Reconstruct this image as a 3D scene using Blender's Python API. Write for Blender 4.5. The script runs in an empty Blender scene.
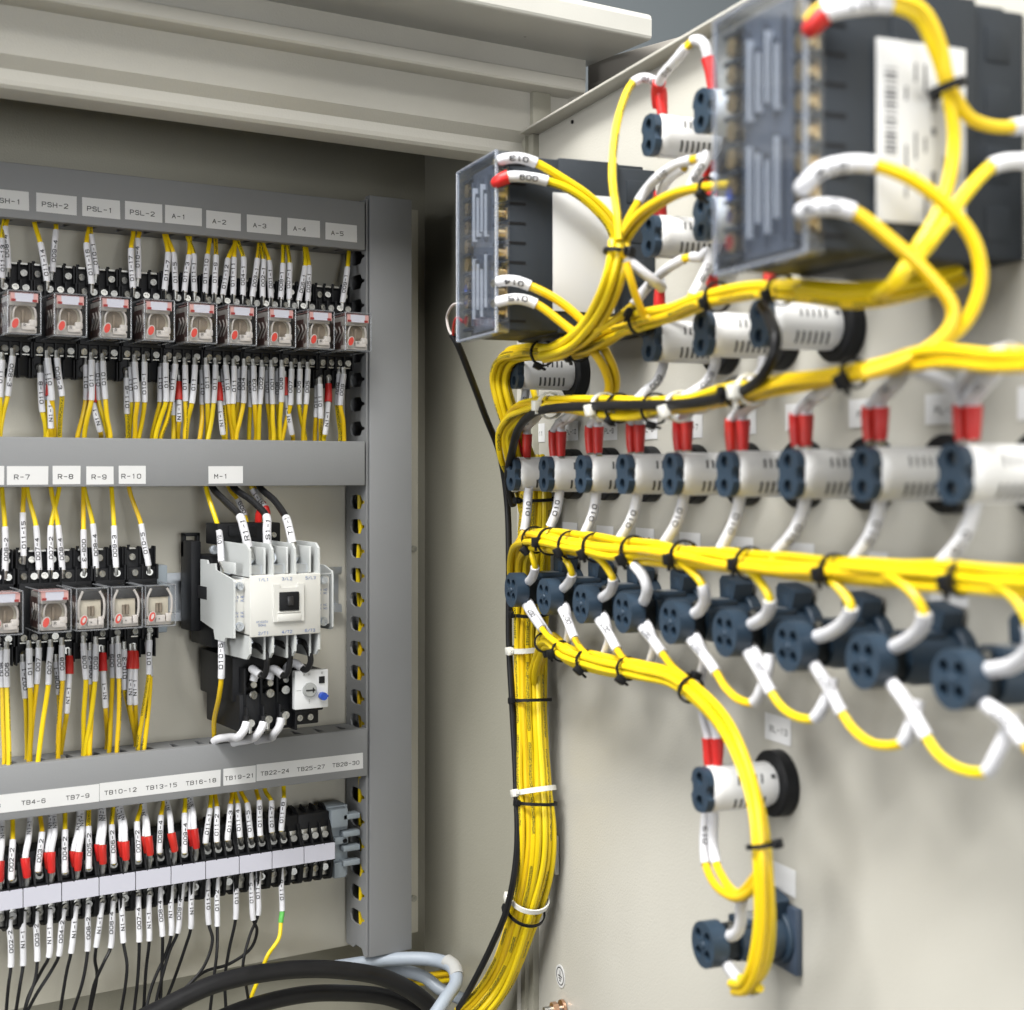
import bpy, bmesh, math, random
from mathutils import Vector, Matrix
random.seed(7)
V = Vector
S = 0.001                                   # everything below is written in millimetres
scene = bpy.context.scene
COL = scene.collection

# ------------------------------------------------------------------ measured view geometry
F = 1430.0
FWD = V((math.sin(math.radians(32)), math.cos(math.radians(32)), 0))
RGT = V((math.cos(math.radians(32)), -math.sin(math.radians(32)), 0))
UP = V((0, 0, 1))
def ray(u, v): return FWD * F + RGT * (u - 512) + UP * (474 - v)
def py(u, v, Y):                            # point seen at (u,v) on the plane Y = const
    d = ray(u, v); return d * (Y / d.y)
DH = V((575, 890, 0)); DN = V((-.9841, .1777, 0)); DS = V((-.1777, -.9841, 0))   # door hinge, inward normal, direction away from hinge
DROT = math.atan2(DN.y, DN.x)
def pd(u, v, h):                            # point on the plane h mm in front of the door panel
    d = ray(u, v); q = DH + DN * h
    return d * (q.dot(DN) / d.dot(DN))
def dloc(p):                                # world -> door local (h, s, z)
    q = p - DH; return (q.dot(DN), q.dot(DS), q.z)
def dw(h, s, z): return DH + DN * h + DS * s + UP * z

# ------------------------------------------------------------------ materials
MATS = {}
def mat(name, col, rough=.5, metal=0, bump=0, bscale=400, var=0, spec=None, coat=0, vscale=25):
    if name in MATS: return MATS[name]
    m = bpy.data.materials.new(name); m.use_nodes = True
    nt = m.node_tree; b = nt.nodes['Principled BSDF']
    b.inputs['Base Color'].default_value = (*col, 1)
    b.inputs['Roughness'].default_value = rough; b.inputs['Metallic'].default_value = metal
    if spec is not None: b.inputs['Specular IOR Level'].default_value = spec
    if coat: b.inputs['Coat Weight'].default_value = coat; b.inputs['Coat Roughness'].default_value = .15
    tc = nt.nodes.new('ShaderNodeTexCoord')
    if bump:
        n = nt.nodes.new('ShaderNodeTexNoise'); n.inputs['Scale'].default_value = bscale; n.inputs['Detail'].default_value = 3
        nt.links.new(tc.outputs['Object'], n.inputs['Vector'])
        bp = nt.nodes.new('ShaderNodeBump'); bp.inputs['Strength'].default_value = bump; bp.inputs['Distance'].default_value = .0004
        nt.links.new(n.outputs['Fac'], bp.inputs['Height']); nt.links.new(bp.outputs['Normal'], b.inputs['Normal'])
    if var:
        n2 = nt.nodes.new('ShaderNodeTexNoise'); n2.inputs['Scale'].default_value = vscale; n2.inputs['Detail'].default_value = 5
        nt.links.new(tc.outputs['Object'], n2.inputs['Vector'])
        r = nt.nodes.new('ShaderNodeMapRange'); r.inputs['From Min'].default_value = .3; r.inputs['From Max'].default_value = .7
        r.inputs['To Min'].default_value = 1 - var; r.inputs['To Max'].default_value = 1 + var
        nt.links.new(n2.outputs['Fac'], r.inputs['Value'])
        mx = nt.nodes.new('ShaderNodeVectorMath'); mx.operation = 'SCALE'; mx.inputs[0].default_value = col
        nt.links.new(r.outputs['Result'], mx.inputs['Scale']); nt.links.new(mx.outputs['Vector'], b.inputs['Base Color'])
        r2 = nt.nodes.new('ShaderNodeMapRange'); r2.inputs['From Min'].default_value = .3; r2.inputs['From Max'].default_value = .7
        r2.inputs['To Min'].default_value = max(.05, rough - .08); r2.inputs['To Max'].default_value = min(1, rough + .1)
        nt.links.new(n2.outputs['Fac'], r2.inputs['Value']); nt.links.new(r2.outputs['Result'], b.inputs['Roughness'])
    MATS[name] = m; return m
def clear(name, tint=(.93, .94, .95), gloss=.1, rough=.06, haze=0, hcol=(.6, .62, .65)):
    m = bpy.data.materials.new(name); m.use_nodes = True; nt = m.node_tree; nt.nodes.clear()
    o = nt.nodes.new('ShaderNodeOutputMaterial'); t = nt.nodes.new('ShaderNodeBsdfTransparent'); t.inputs[0].default_value = (*tint, 1)
    g = nt.nodes.new('ShaderNodeBsdfGlossy'); g.inputs['Roughness'].default_value = rough
    lw = nt.nodes.new('ShaderNodeLayerWeight'); lw.inputs[0].default_value = .5; pw = nt.nodes.new('ShaderNodeMath'); pw.operation = 'POWER'; pw.inputs[1].default_value = 3.5; nt.links.new(lw.outputs['Facing'], pw.inputs[0])
    fr = nt.nodes.new('ShaderNodeMath'); fr.operation = 'MULTIPLY'; fr.inputs[1].default_value = .5; nt.links.new(pw.outputs[0], fr.inputs[0])
    ad = nt.nodes.new('ShaderNodeMath'); ad.operation = 'ADD'; ad.inputs[1].default_value = gloss * .3; ad.use_clamp = True
    nt.links.new(fr.outputs[0], ad.inputs[0])
    mx = nt.nodes.new('ShaderNodeMixShader'); nt.links.new(ad.outputs[0], mx.inputs[0]); nt.links.new(t.outputs[0], mx.inputs[1]); nt.links.new(g.outputs[0], mx.inputs[2])
    last = mx
    if haze:
        d = nt.nodes.new('ShaderNodeBsdfDiffuse'); d.inputs[0].default_value = (*hcol, 1)
        m2 = nt.nodes.new('ShaderNodeMixShader'); m2.inputs[0].default_value = haze
        nt.links.new(mx.outputs[0], m2.inputs[1]); nt.links.new(d.outputs[0], m2.inputs[2]); last = m2
    nt.links.new(last.outputs[0], o.inputs[0]); MATS[name] = m; return m
def printed(name, col, ink, rough):
    """insulation with a line of tiny printed marks along it (UV: u = mm along, v = round)"""
    m = mat(name, col, rough); nt = m.node_tree; b = nt.nodes['Principled BSDF']
    uv = nt.nodes.new('ShaderNodeUVMap'); sp = nt.nodes.new('ShaderNodeSeparateXYZ'); nt.links.new(uv.outputs[0], sp.inputs[0])
    n = nt.nodes.new('ShaderNodeTexNoise'); n.inputs['Scale'].default_value = 1.0; n.inputs['Detail'].default_value = 1
    cb = nt.nodes.new('ShaderNodeCombineXYZ'); ma = nt.nodes.new('ShaderNodeMath'); ma.operation = 'MULTIPLY'; ma.inputs[1].default_value = 1.5
    nt.links.new(sp.outputs[0], ma.inputs[0]); nt.links.new(ma.outputs[0], cb.inputs[0])
    mv = nt.nodes.new('ShaderNodeMath'); mv.operation = 'MULTIPLY'; mv.inputs[1].default_value = 22; nt.links.new(sp.outputs[1], mv.inputs[0]); nt.links.new(mv.outputs[0], cb.inputs[1])
    nt.links.new(cb.outputs[0], n.inputs['Vector'])
    gt = nt.nodes.new('ShaderNodeMath'); gt.operation = 'GREATER_THAN'; gt.inputs[1].default_value = .49; nt.links.new(n.outputs['Fac'], gt.inputs[0])
    d = nt.nodes.new('ShaderNodeMath'); d.operation = 'COMPARE'; d.inputs[1].default_value = .5; d.inputs[2].default_value = .09; nt.links.new(sp.outputs[1], d.inputs[0])
    n3 = nt.nodes.new('ShaderNodeTexNoise'); n3.noise_dimensions = '1D'; n3.inputs['Scale'].default_value = .035; n3.inputs['Detail'].default_value = 0
    nt.links.new(sp.outputs[0], n3.inputs['W'])
    g3 = nt.nodes.new('ShaderNodeMath'); g3.operation = 'GREATER_THAN'; g3.inputs[1].default_value = .44; nt.links.new(n3.outputs['Fac'], g3.inputs[0])
    p1 = nt.nodes.new('ShaderNodeMath'); p1.operation = 'MULTIPLY'; nt.links.new(gt.outputs[0], p1.inputs[0]); nt.links.new(d.outputs[0], p1.inputs[1])
    p2 = nt.nodes.new('ShaderNodeMath'); p2.operation = 'MULTIPLY'; nt.links.new(p1.outputs[0], p2.inputs[0]); nt.links.new(g3.outputs[0], p2.inputs[1])
    mx = nt.nodes.new('ShaderNodeMix'); mx.data_type = 'RGBA'; mx.inputs['A'].default_value = (*col, 1); mx.inputs['B'].default_value = (*ink, 1)
    nt.links.new(p2.outputs[0], mx.inputs['Factor']); nt.links.new(mx.outputs['Result'], b.inputs['Base Color'])
    return m

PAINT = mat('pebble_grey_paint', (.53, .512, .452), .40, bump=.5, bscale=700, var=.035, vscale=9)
SHADEPAINT = mat('shaded_grey_paint', (.36, .346, .28), .42, bump=.5, bscale=700, var=.03, vscale=8)  # cabinet paint darkened so its colour carries the shade inside
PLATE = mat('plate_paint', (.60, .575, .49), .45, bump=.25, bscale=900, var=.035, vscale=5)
ROOFP = mat('roof_paint', (.58, .57, .52), .35, bump=.15, bscale=600, var=.02)
DUCT = mat('grey_pvc', (.245, .25, .255), .5, bump=.1, bscale=700, var=.03, vscale=12)
DUCTIN = mat('duct_inside', (.16, .16, .165), .6)
BLACK = mat('black_plastic', (.009, .0095, .011), .48, bump=.1, bscale=500, spec=.22)
BLACKC = mat('black_pvc', (.010, .010, .011), .42, var=.15, vscale=60, spec=.3)
TEAL = mat('dark_blue_plastic', (.022, .042, .068), .46, var=.12, vscale=80)
TEALD = mat('dark_blue_recess', (.010, .016, .022), .6)
SLATE = mat('slate_plastic', (.026, .032, .040), .5, spec=.3, bump=.2, bscale=900, var=.05)
WHITE = mat('white_plastic', (.82, .815, .80), .38, var=.02, vscale=40)
IVORY = mat('ivory_plastic', (.62, .615, .575), .45, var=.02)
IVGREY = mat('grey_white_plastic', (.56, .58, .57), .42, var=.03)
SLEEVE = mat('white_sleeve', (.72, .72, .745), .42, var=.03, vscale=90)
LABEL = mat('label_white', (.68, .68, .67), .5, var=.02)
LILAC = mat('marker_white', (.55, .55, .62), .5)
INK = mat('black_ink', (.02, .02, .022), .6)
BLUEINK = mat('blue_ink', (.05, .14, .42), .6)
RED = mat('red_pvc', (.60, .020, .016), .42, var=.06, vscale=70)
YEL = mat('yellow_pvc', (.90, .635, .008), .36, var=.04, vscale=60)
YELP = printed('yellow_pvc_printed', (.90, .635, .008), (.03, .05, .02), .36)
def per_wire(m, hue=True):
    """every wire its own slight tint"""
    nt = m.node_tree; b = nt.nodes['Principled BSDF']; src = b.inputs['Base Color'].links[0].from_socket
    oi = nt.nodes.new('ShaderNodeObjectInfo'); h = nt.nodes.new('ShaderNodeHueSaturation')
    for a, lo, hi in (('Hue', .488, .507) if hue else ('Hue', .499, .502), ('Value', .84, 1.06)):
        r = nt.nodes.new('ShaderNodeMapRange'); r.inputs['To Min'].default_value = lo; r.inputs['To Max'].default_value = hi
        if a == 'Value':
            f = nt.nodes.new('ShaderNodeMath'); f.operation = 'MULTIPLY'; f.inputs[1].default_value = 7.31; g = nt.nodes.new('ShaderNodeMath'); g.operation = 'FRACT'
            nt.links.new(oi.outputs['Random'], f.inputs[0]); nt.links.new(f.outputs[0], g.inputs[0]); nt.links.new(g.outputs[0], r.inputs['Value'])
        else: nt.links.new(oi.outputs['Random'], r.inputs['Value'])
        nt.links.new(r.outputs['Result'], h.inputs[a])
    nt.links.new(src, h.inputs['Color']); nt.links.new(h.outputs['Color'], b.inputs['Base Color'])
per_wire(YEL); per_wire(YELP); per_wire(SLEEVE); per_wire(RED, False)
GRN = mat('green_pvc', (.10, .42, .08), .4)
STEEL = mat('plated_steel', (.42, .42, .40), .40, metal=1, var=.25, vscale=300)
ZINC = mat('zinc_rail', (.50, .53, .56), .38, metal=.85, var=.06)
BRASS = mat('brass', (.80, .58, .28), .3, metal=1, var=.1, vscale=150)
COPPER = mat('copper_brass', (.72, .45, .30), .3, metal=1)
GREYC = mat('grey_cable_pvc', (.34, .385, .44), .42, var=.05, vscale=30)
CLAMPG = mat('grey_nylon', (.27, .31, .34), .5)
NYLON = mat('natural_nylon', (.78, .77, .70), .4)
PINK = mat('pink_print', (.60, .33, .31), .5)
DRED = mat('dark_red_print', (.30, .02, .02), .5)
REDB = mat('red_button', (.52, .05, .035), .4)
COIL = mat('coil_tape', (.50, .45, .36), .5, var=.12, vscale=120)
COILW = mat('relay_white', (.52, .48, .45), .5, var=.15, vscale=150)
BROWN = mat('coil_dark', (.20, .16, .12), .5, var=.2, vscale=200)
BLUEB = mat('blue_button', (.015, .06, .36), .35)
DIALG = mat('dial_grey', (.33, .34, .33), .45)
AMBER = mat('amber_wire', (.45, .20, .01), .4)
FARWALL = mat('far_wall', (.33, .37, .39), .8)
CLR = clear('clear_cover', (.965, .97, .97), .10, .05)
EDGE = clear('clear_edge', (.80, .82, .84), .3, .12, haze=.28, hcol=(.42, .43, .45))
CLR2 = clear('smoky_cover', (.90, .92, .95), .22, .06, haze=.015, hcol=(.60, .65, .74))
EDGE2 = clear('smoky_edge', (.80, .83, .88), .4, .1, haze=.22, hcol=(.62, .66, .74))

# ------------------------------------------------------------------ mesh helpers
def basis(a):
    a = a.normalized(); t = V((0, 0, 1)) if abs(a.z) < .9 else V((1, 0, 0))
    x = t.cross(a).normalized(); return x, a.cross(x), a
def spline(pts, sub=6):
    pts = [V(p) for p in pts]
    if len(pts) < 3: 
        return [pts[0].lerp(pts[-1], i / 3) for i in range(4)]
    P = [pts[0] * 2 - pts[1]] + pts + [pts[-1] * 2 - pts[-2]]
    out = []
    for i in range(1, len(P) - 2):
        p0, p1, p2, p3 = P[i - 1:i + 3]
        t01 = max((p1 - p0).length, 1e-3) ** .5; t12 = max((p2 - p1).length, 1e-3) ** .5; t23 = max((p3 - p2).length, 1e-3) ** .5
        m1 = (p2 - p1) + t12 * ((p1 - p0) / t01 - (p2 - p0) / (t01 + t12))
        m2 = (p2 - p1) + t12 * ((p3 - p2) / t23 - (p3 - p1) / (t12 + t23))
        for k in range(sub):
            t = k / sub
            out.append((2 * t**3 - 3 * t**2 + 1) * p1 + (t**3 - 2 * t**2 + t) * m1 + (-2 * t**3 + 3 * t**2) * p2 + (t**3 - t**2) * m2)
    out.append(pts[-1].copy()); return out
def frames(path):
    n = len(path); T = []
    for i in range(n):
        d = path[min(i + 1, n - 1)] - path[max(i - 1, 0)]
        T.append(d.normalized() if d.length > 1e-9 else V((0, 0, 1)))
    x, y, _ = basis(T[0]); fr = []
    for i in range(n):
        if i:
            q = T[i - 1].rotation_difference(T[i]); x = (q @ x); x = (x - T[i] * x.dot(T[i])).normalized()
        fr.append((T[i], x.copy(), T[i].cross(x)))
    return fr
def clen(path):
    L = [0]
    for i in range(1, len(path)): L.append(L[-1] + (path[i] - path[i - 1]).length)
    return L
def at(path, L, s):
    if s <= 0: return path[0] + (path[1] - path[0]).normalized() * s
    for i in range(1, len(path)):
        if s <= L[i] or i == len(path) - 1:
            k = (s - L[i - 1]) / max(L[i] - L[i - 1], 1e-9); return path[i - 1].lerp(path[i], k)
def sub(path, s0, s1):
    L = clen(path); out = [at(path, L, s0)] + [p for p, l in zip(path, L) if s0 + .05 < l < s1 - .05] + [at(path, L, s1)]
    return out

_fill = {}
def filled(outer, holes=(), th=0):
    """flat face (or slab of thickness th) from a 2D outline with holes -> (verts, faces)"""
    cu = bpy.data.curves.new('t', 'CURVE'); cu.dimensions = '2D'; cu.fill_mode = 'BOTH'; cu.extrude = th / 2
    for loop in [outer] + list(holes):
        sp = cu.splines.new('POLY'); sp.points.add(len(loop) - 1); sp.use_cyclic_u = True
        for p, c in zip(sp.points, loop): p.co = (c[0], c[1], 0, 1)
    o = bpy.data.objects.new('t', cu); me = bpy.data.meshes.new_from_object(o)
    r = ([v.co.copy() for v in me.vertices], [tuple(p.vertices) for p in me.polygons])
    bpy.data.objects.remove(o); bpy.data.curves.remove(cu); bpy.data.meshes.remove(me); return r
FONT = {c: [[tuple(map(float, p.split(','))) for p in st.split()] for st in d.split('|')] for c, d in {
 '0': '0,1 0,5 1,6 3,6 4,5 4,1 3,0 1,0 0,1', '1': '1,5 2,6 2,0', '2': '0,5 1,6 3,6 4,5 4,4 0,0 4,0', '3': '0,5 1,6 3,6 4,5 4,4 3,3 4,2 4,1 3,0 1,0 0,1|1.5,3 3,3', '4': '3,0 3,6 0,2 4,2',
 '5': '4,6 0,6 0,3.5 3,3.5 4,2.5 4,1 3,0 0,0', '6': '4,5 3,6 1,6 0,5 0,1 1,0 3,0 4,1 4,2.4 3,3.4 0,3.4', '7': '0,6 4,6 1.5,0', '8': '1,3.2 0,4 0,5 1,6 3,6 4,5 4,4 3,3.2 1,3.2 0,2.2 0,1 1,0 3,0 4,1 4,2.2 3,3.2', '9': '0,1 1,0 3,0 4,1 4,5 3,6 1,6 0,5 0,3.6 1,2.6 4,2.6',
 'A': '0,0 2,6 4,0|.8,2 3.2,2', 'B': '0,0 0,6 3,6 4,5 4,4 3,3.2 0,3.2|3,3.2 4,2.2 4,1 3,0 0,0', 'C': '4,5 3,6 1,6 0,5 0,1 1,0 3,0 4,1', 'H': '0,0 0,6|4,0 4,6|0,3 4,3', 'L': '0,6 0,0 4,0', 'M': '0,0 0,6 2,2.6 4,6 4,0', 'N': '0,0 0,6 4,0 4,6',
 'O': '0,1 0,5 1,6 3,6 4,5 4,1 3,0 1,0 0,1', 'P': '0,0 0,6 3,6 4,5 4,3.8 3,2.8 0,2.8', 'R': '0,0 0,6 3,6 4,5 4,3.8 3,2.8 0,2.8|2,2.8 4,0', 'S': '4,5 3,6 1,6 0,5 0,4 1,3.2 3,3.2 4,2.2 4,1 3,0 1,0 0,1', 'T': '0,6 4,6|2,6 2,0', 'V': '0,6 2,0 4,6', 'z': '0,4 4,4 0,0 4,0',
 '-': '.5,3 3.5,3', '/': '0,0 4,6', '.': '2,0 2,.6', ' ': ''}.items() for _ in [0] if d} 
_txt = {}
def text2d(s, size, sx=1.0, bold=.012):
    """square label-printer lettering made of strokes; size = about 1.4 x capital height"""
    k = (s, size, sx, bold)
    if k in _txt: return _txt[k]
    cap = size * .70; u = cap / 6; adv = 5.9 * u * sx; hw = u * (.36 + bold * 12); vs = []; fs = []; n = len(s)
    for i, ch in enumerate(s):
        ox = (i - n / 2) * adv + .95 * u * sx
        for st in FONT.get(ch, ()):
            P = [V((ox + x * u * sx, (y - 3) * u, 0)) for x, y in st]
            for a, b in zip(P, P[1:]):
                d = (b - a); L = d.length
                if L < 1e-6: continue
                d /= L; nn = V((-d.y, d.x, 0)) * hw; m = max(1, int(L / (cap * .3))); A = a - d * hw * .8; B = b + d * hw * .8; o = len(vs)
                for j in range(m + 1):
                    c = A.lerp(B, j / m); vs += [c + nn, c - nn]
                fs += [(o + 2 * j, o + 2 * j + 1, o + 2 * j + 3, o + 2 * j + 2) for j in range(m)]
    _txt[k] = (vs, fs); return _txt[k]
def text2d_font(s, size, sx=1.0, bold=.012):
    k = (s, size, sx, bold)
    if k not in _txt:
        cu = bpy.data.curves.new('t', 'FONT'); cu.body = s; cu.size = 1; cu.resolution_u = 2; cu.align_x = 'CENTER'; cu.align_y = 'CENTER'; cu.offset = bold; cu.fill_mode = 'BOTH'
        cu.space_character = 1.06
        o = bpy.data.objects.new('t', cu); me = bpy.data.meshes.new_from_object(o)
        _txt[k] = ([V((v.co.x * size * sx, v.co.y * size, 0)) for v in me.vertices], [tuple(p.vertices) for p in me.polygons])
        bpy.data.objects.remove(o); bpy.data.curves.remove(cu); bpy.data.meshes.remove(me)
    return _txt[k]
def circ(cx, cy, r, n=20, a0=0): return [(cx + r * math.cos(a0 + 2 * math.pi * i / n), cy + r * math.sin(a0 + 2 * math.pi * i / n)) for i in range(n)]
def rrect(x0, y0, x1, y1, r=1, n=4):
    out = []
    for cx, cy, a in ((x1 - r, y1 - r, 0), (x0 + r, y1 - r, 90), (x0 + r, y0 + r, 180), (x1 - r, y0 + r, 270)):
        for i in range(n + 1):
            t = math.radians(a + 90 * i / n); out.append((cx + r * math.cos(t), cy + r * math.sin(t)))
    return out
M_XZ = Matrix(((1, 0, 0, 0), (0, 0, -1, 0), (0, 1, 0, 0), (0, 0, 0, 1)))     # 2D (x,y) -> world (x,0,z), normal -Y (faces the viewer)
M_YZ = Matrix(((0, 0, 1, 0), (1, 0, 0, 0), (0, 1, 0, 0), (0, 0, 0, 1)))      # 2D (x,y) -> (0,y,z), normal +X

class MB:
    def __init__(s): s.v = []; s.f = []; s.uv = {}; s.mi = []; s.cur = 0
    def add(s, vs, fs, uvs=None):
        o = len(s.v); s.v += [V(p) for p in vs]
        for i, f in enumerate(fs):
            s.f.append(tuple(a + o for a in f)); s.mi.append(s.cur)
            if uvs: s.uv[len(s.f) - 1] = uvs[i]
        return s
    def m(s, i): s.cur = i; return s
    def box(s, x0, y0, z0, x1, y1, z1, b=0, seg=2):
        x0, x1 = sorted((x0, x1)); y0, y1 = sorted((y0, y1)); z0, z1 = sorted((z0, z1))
        if b <= 0:
            vs = [(x, y, z) for x in (x0, x1) for y in (y0, y1) for z in (z0, z1)]
            return s.add(vs, [(0, 1, 3, 2), (4, 6, 7, 5), (0, 4, 5, 1), (2, 3, 7, 6), (0, 2, 6, 4), (1, 5, 7, 3)])
        bm = bmesh.new(); bmesh.ops.create_cube(bm, size=1)
        for q in bm.verts: q.co = V((x0 + (q.co.x + .5) * (x1 - x0), y0 + (q.co.y + .5) * (y1 - y0), z0 + (q.co.z + .5) * (z1 - z0)))
        b = min(b, .49 * min(x1 - x0, y1 - y0, z1 - z0))
        bmesh.ops.bevel(bm, geom=bm.edges[:], offset=b, segments=seg, profile=.5, affect='EDGES')
        s.bm(bm); return s
    def bm(s, bm, M=None):
        bm.verts.index_update(); vs = [(M @ q.co if M else q.co.copy()) for q in bm.verts]
        s.add(vs, [tuple(q.index for q in f.verts) for f in bm.faces]); bm.free()
    def cyl(s, p0, p1, r0, r1=None, n=20, cap=True):
        p0, p1 = V(p0), V(p1); r1 = r0 if r1 is None else r1; x, y, a = basis(p1 - p0)
        vs = [p + (x * math.cos(2 * math.pi * i / n) + y * math.sin(2 * math.pi * i / n)) * r for p, r in ((p0, r0), (p1, r1)) for i in range(n)]
        fs = [(i, (i + 1) % n, n + (i + 1) % n, n + i) for i in range(n)]
        if cap: fs += [tuple(range(n))[::-1], tuple(range(n, 2 * n))]
        return s.add(vs, fs)
    def lathe(s, p0, axis, prof, n=24):
        """prof: list of (along, radius)"""
        p0 = V(p0); x, y, a = basis(V(axis)); vs = []; fs = []
        for t, r in prof:
            vs += [p0 + a * t + (x * math.cos(2 * math.pi * i / n) + y * math.sin(2 * math.pi * i / n)) * max(r, .001) for i in range(n)]
        for k in range(len(prof) - 1):
            fs += [(k * n + i, k * n + (i + 1) % n, (k + 1) * n + (i + 1) % n, (k + 1) * n + i) for i in range(n)]
        fs += [tuple(range(n))[::-1], tuple(range((len(prof) - 1) * n, len(prof) * n))]
        return s.add(vs, fs)
    def tube(s, path, r, n=10, cap=True, ry=None, rot=0):
        """r: number or list per point"""
        fr = frames(path); L = clen(path); vs = []; fs = []; uvs = []
        for i, p in enumerate(path):
            rr = r[i] if isinstance(r, (list, tuple)) else r; _, x, y = fr[i]
            for k in range(n):
                a = 2 * math.pi * k / n + rot; vs.append(p + x * (rr * math.cos(a)) + y * ((ry or rr) * math.sin(a)))
        for i in range(len(path) - 1):
            for k in range(n):
                k2 = (k + 1) % n; fs.append((i * n + k, i * n + k2, (i + 1) * n + k2, (i + 1) * n + k))
                uvs.append(((L[i], k / n), (L[i], (k + 1) / n), (L[i + 1], (k + 1) / n), (L[i + 1], k / n)))
        if cap:
            fs += [tuple(range(n))[::-1], tuple(range((len(path) - 1) * n, len(path) * n))]; uvs += [tuple((0, 0) for _ in range(n))] * 2
        return s.add(vs, fs, uvs)
    def plate(s, outer, holes=(), th=1, M=None):
        vs, fs = filled(outer, holes, th); M = M or Matrix()
        return s.add([M @ q for q in vs], fs)
    def ext(s, prof, x0, x1):
        """profile of (y,z) points extruded along X"""
        n = len(prof); vs = [(x, y, z) for x in (x0, x1) for y, z in prof]
        fs = [(i, (i + 1) % n, n + (i + 1) % n, n + i) for i in range(n)]; s.add(vs, fs)
        v2, f2 = filled(prof)
        for x in (x0, x1): s.add([(x, q.x, q.y) for q in v2], f2)
        return s
    def text(s, t, size, M, sx=1.0, bold=.012):
        vs, fs = text2d(t, size, sx, bold); return s.add([M @ q for q in vs], fs)
    def build(s, name, mats, parent=None, origin=None, angle=35, smooth=True):
        origin = V(origin) if origin is not None else V((0, 0, 0))
        me = bpy.data.meshes.new(name); me.from_pydata([(p - origin) * S for p in s.v], [], s.f)
        mats = mats if isinstance(mats, (list, tuple)) else [mats]
        for q in mats: me.materials.append(q)
        if len(mats) > 1: me.polygons.foreach_set('material_index', s.mi)
        if s.uv:
            ul = me.uv_layers.new(name='UVMap')
            for fi, uv in s.uv.items():
                p = me.polygons[fi]
                for li, c in zip(p.loop_indices, uv): ul.data[li].uv = c
        me.update(); bm = bmesh.new(); bm.from_mesh(me); bmesh.ops.recalc_face_normals(bm, faces=bm.faces[:]); bm.to_mesh(me); bm.free()
        if smooth:
            me.polygons.foreach_set('use_smooth', [True] * len(me.polygons)); me.set_sharp_from_angle(angle=math.radians(angle))
        o = bpy.data.objects.new(name, me); COL.objects.link(o)
        if parent: o.parent = parent
        else: o.location = origin * S
        return o

def tag(o, label, cat, group=None):
    o['label'] = label; o['category'] = cat
    if group: o['group'] = group
    elif 'group' in o: del o['group']
    return o
def thing(name, label, cat, loc=(0, 0, 0), rotz=0, group=None):
    o = bpy.data.objects.new(name, None); COL.objects.link(o); o.empty_display_size = .01
    o.location = V(loc) * S; o.rotation_euler = (0, 0, rotz); return tag(o, label, cat, group)
def copy_tree(o, parent=None):
    c = o.copy(); COL.objects.link(c)
    if parent: c.parent = parent
    for ch in list(o.children): copy_tree(ch, c)
    return c
def place(o, loc, label, first, rotz=None, group=None):
    c = o if first else copy_tree(o)
    c.location = V(loc) * S; c['label'] = label
    if rotz is not None: c.rotation_euler = (0, 0, rotz)
    if group: c['group'] = group
    return c
def structure(o): o['kind'] = 'structure'; return o
ORD = ['first', 'second', 'third', 'fourth', 'fifth', 'sixth', 'seventh', 'eighth', 'ninth', 'tenth', 'eleventh', 'twelfth', 'thirteenth', 'fourteenth']

# lettering wrapped on a round sleeve, facing the viewer
def wrap_text(t, path, r, size, rev=False, parent=None, origin=None, off=0, toward=None, pos=.5, sx=1.0):
    vs, fs = text2d(t, size * 1.1, sx, .024); L = clen(path); tot = L[-1]
    q = path[::-1] if rev else path; L = clen(q); out = []
    for p in vs:
        s = tot * pos + p.x; c = at(q, L, s); c2 = at(q, L, s + 1.0); a = (c2 - c)
        a = a.normalized() if a.length > 1e-6 else (q[-1] - q[0]).normalized()
        w = (toward if toward is not None else -c); n0 = (w - a * w.dot(a)).normalized(); g = n0.cross(a)
        th = p.y / (r + .12) + off; out.append(c + (n0 * math.cos(th) + g * math.sin(th)) * (r + .12))
    return MB().add(out, fs).build('lettering', INK, parent, origin, smooth=False)

# ------------------------------------------------------------------ the generic loose wire
def wire(label, pts, r, m, sleeves=(), red=(), ferr=(), group=None, cat='wire', name='wire', rs=None, ts=2.7, rot=None):
    """pts: control points (mm). sleeves: (i0,i1,text,rev) between control point indices; red / ferr: (i0,i1) likewise"""
    SUBN = 6; path = spline(pts, SUBN); o3 = path[0]; n = len(path)
    rs = rs or r + .55
    idx = lambda i: int(round(i * SUBN)) if len(pts) > 2 else int(round(i * 3))
    w = MB().tube(path, r, 10, rot=random.random() * 6.28 if rot is None else rot).build(name, m, None, o3)
    tag(w, label, cat, group)
    for i0, i1, t, rev in sleeves:
        p = path[idx(i0):idx(i1) + 1]
        if len(p) < 2: continue
        rr = [rs * random.uniform(.985, 1.02) for _ in p]
        sl = MB().tube(p, rr, 12).build('sleeve', SLEEVE, w, o3)
        if t: wrap_text(t, p, rs * 1.03, ts, not rev, sl, o3, sx=1.35, off=random.uniform(-.25, .25), pos=random.uniform(.46, .56))
    for i0, i1 in red:
        p = path[idx(i0):idx(i1) + 1]; k = len(p)
        up = any(abs(a0 - i1) < .7 or (a0 < i1 and a1 > i1) for a0, a1, _, _ in sleeves)      # sleeve follows the boot
        q = lambda i: (i / max(k - 1, 1)) if up else 1 - i / max(k - 1, 1)
        lo_, sp_ = (.45, 1.15) if rs > 2.3 else (.8, .6)
        prof = [r + lo_ + sp_ * q(i) ** .7 + random.uniform(-.06, .06) for i in range(k)]
        MB().tube(p, prof, 14).build('red_boot', RED, w, o3)
    for i0, i1 in ferr:
        p = path[idx(i0):idx(i1) + 1]
        MB().tube(p, r + .12, 10).build('ferrule', STEEL, w, o3)
    return w

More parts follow.
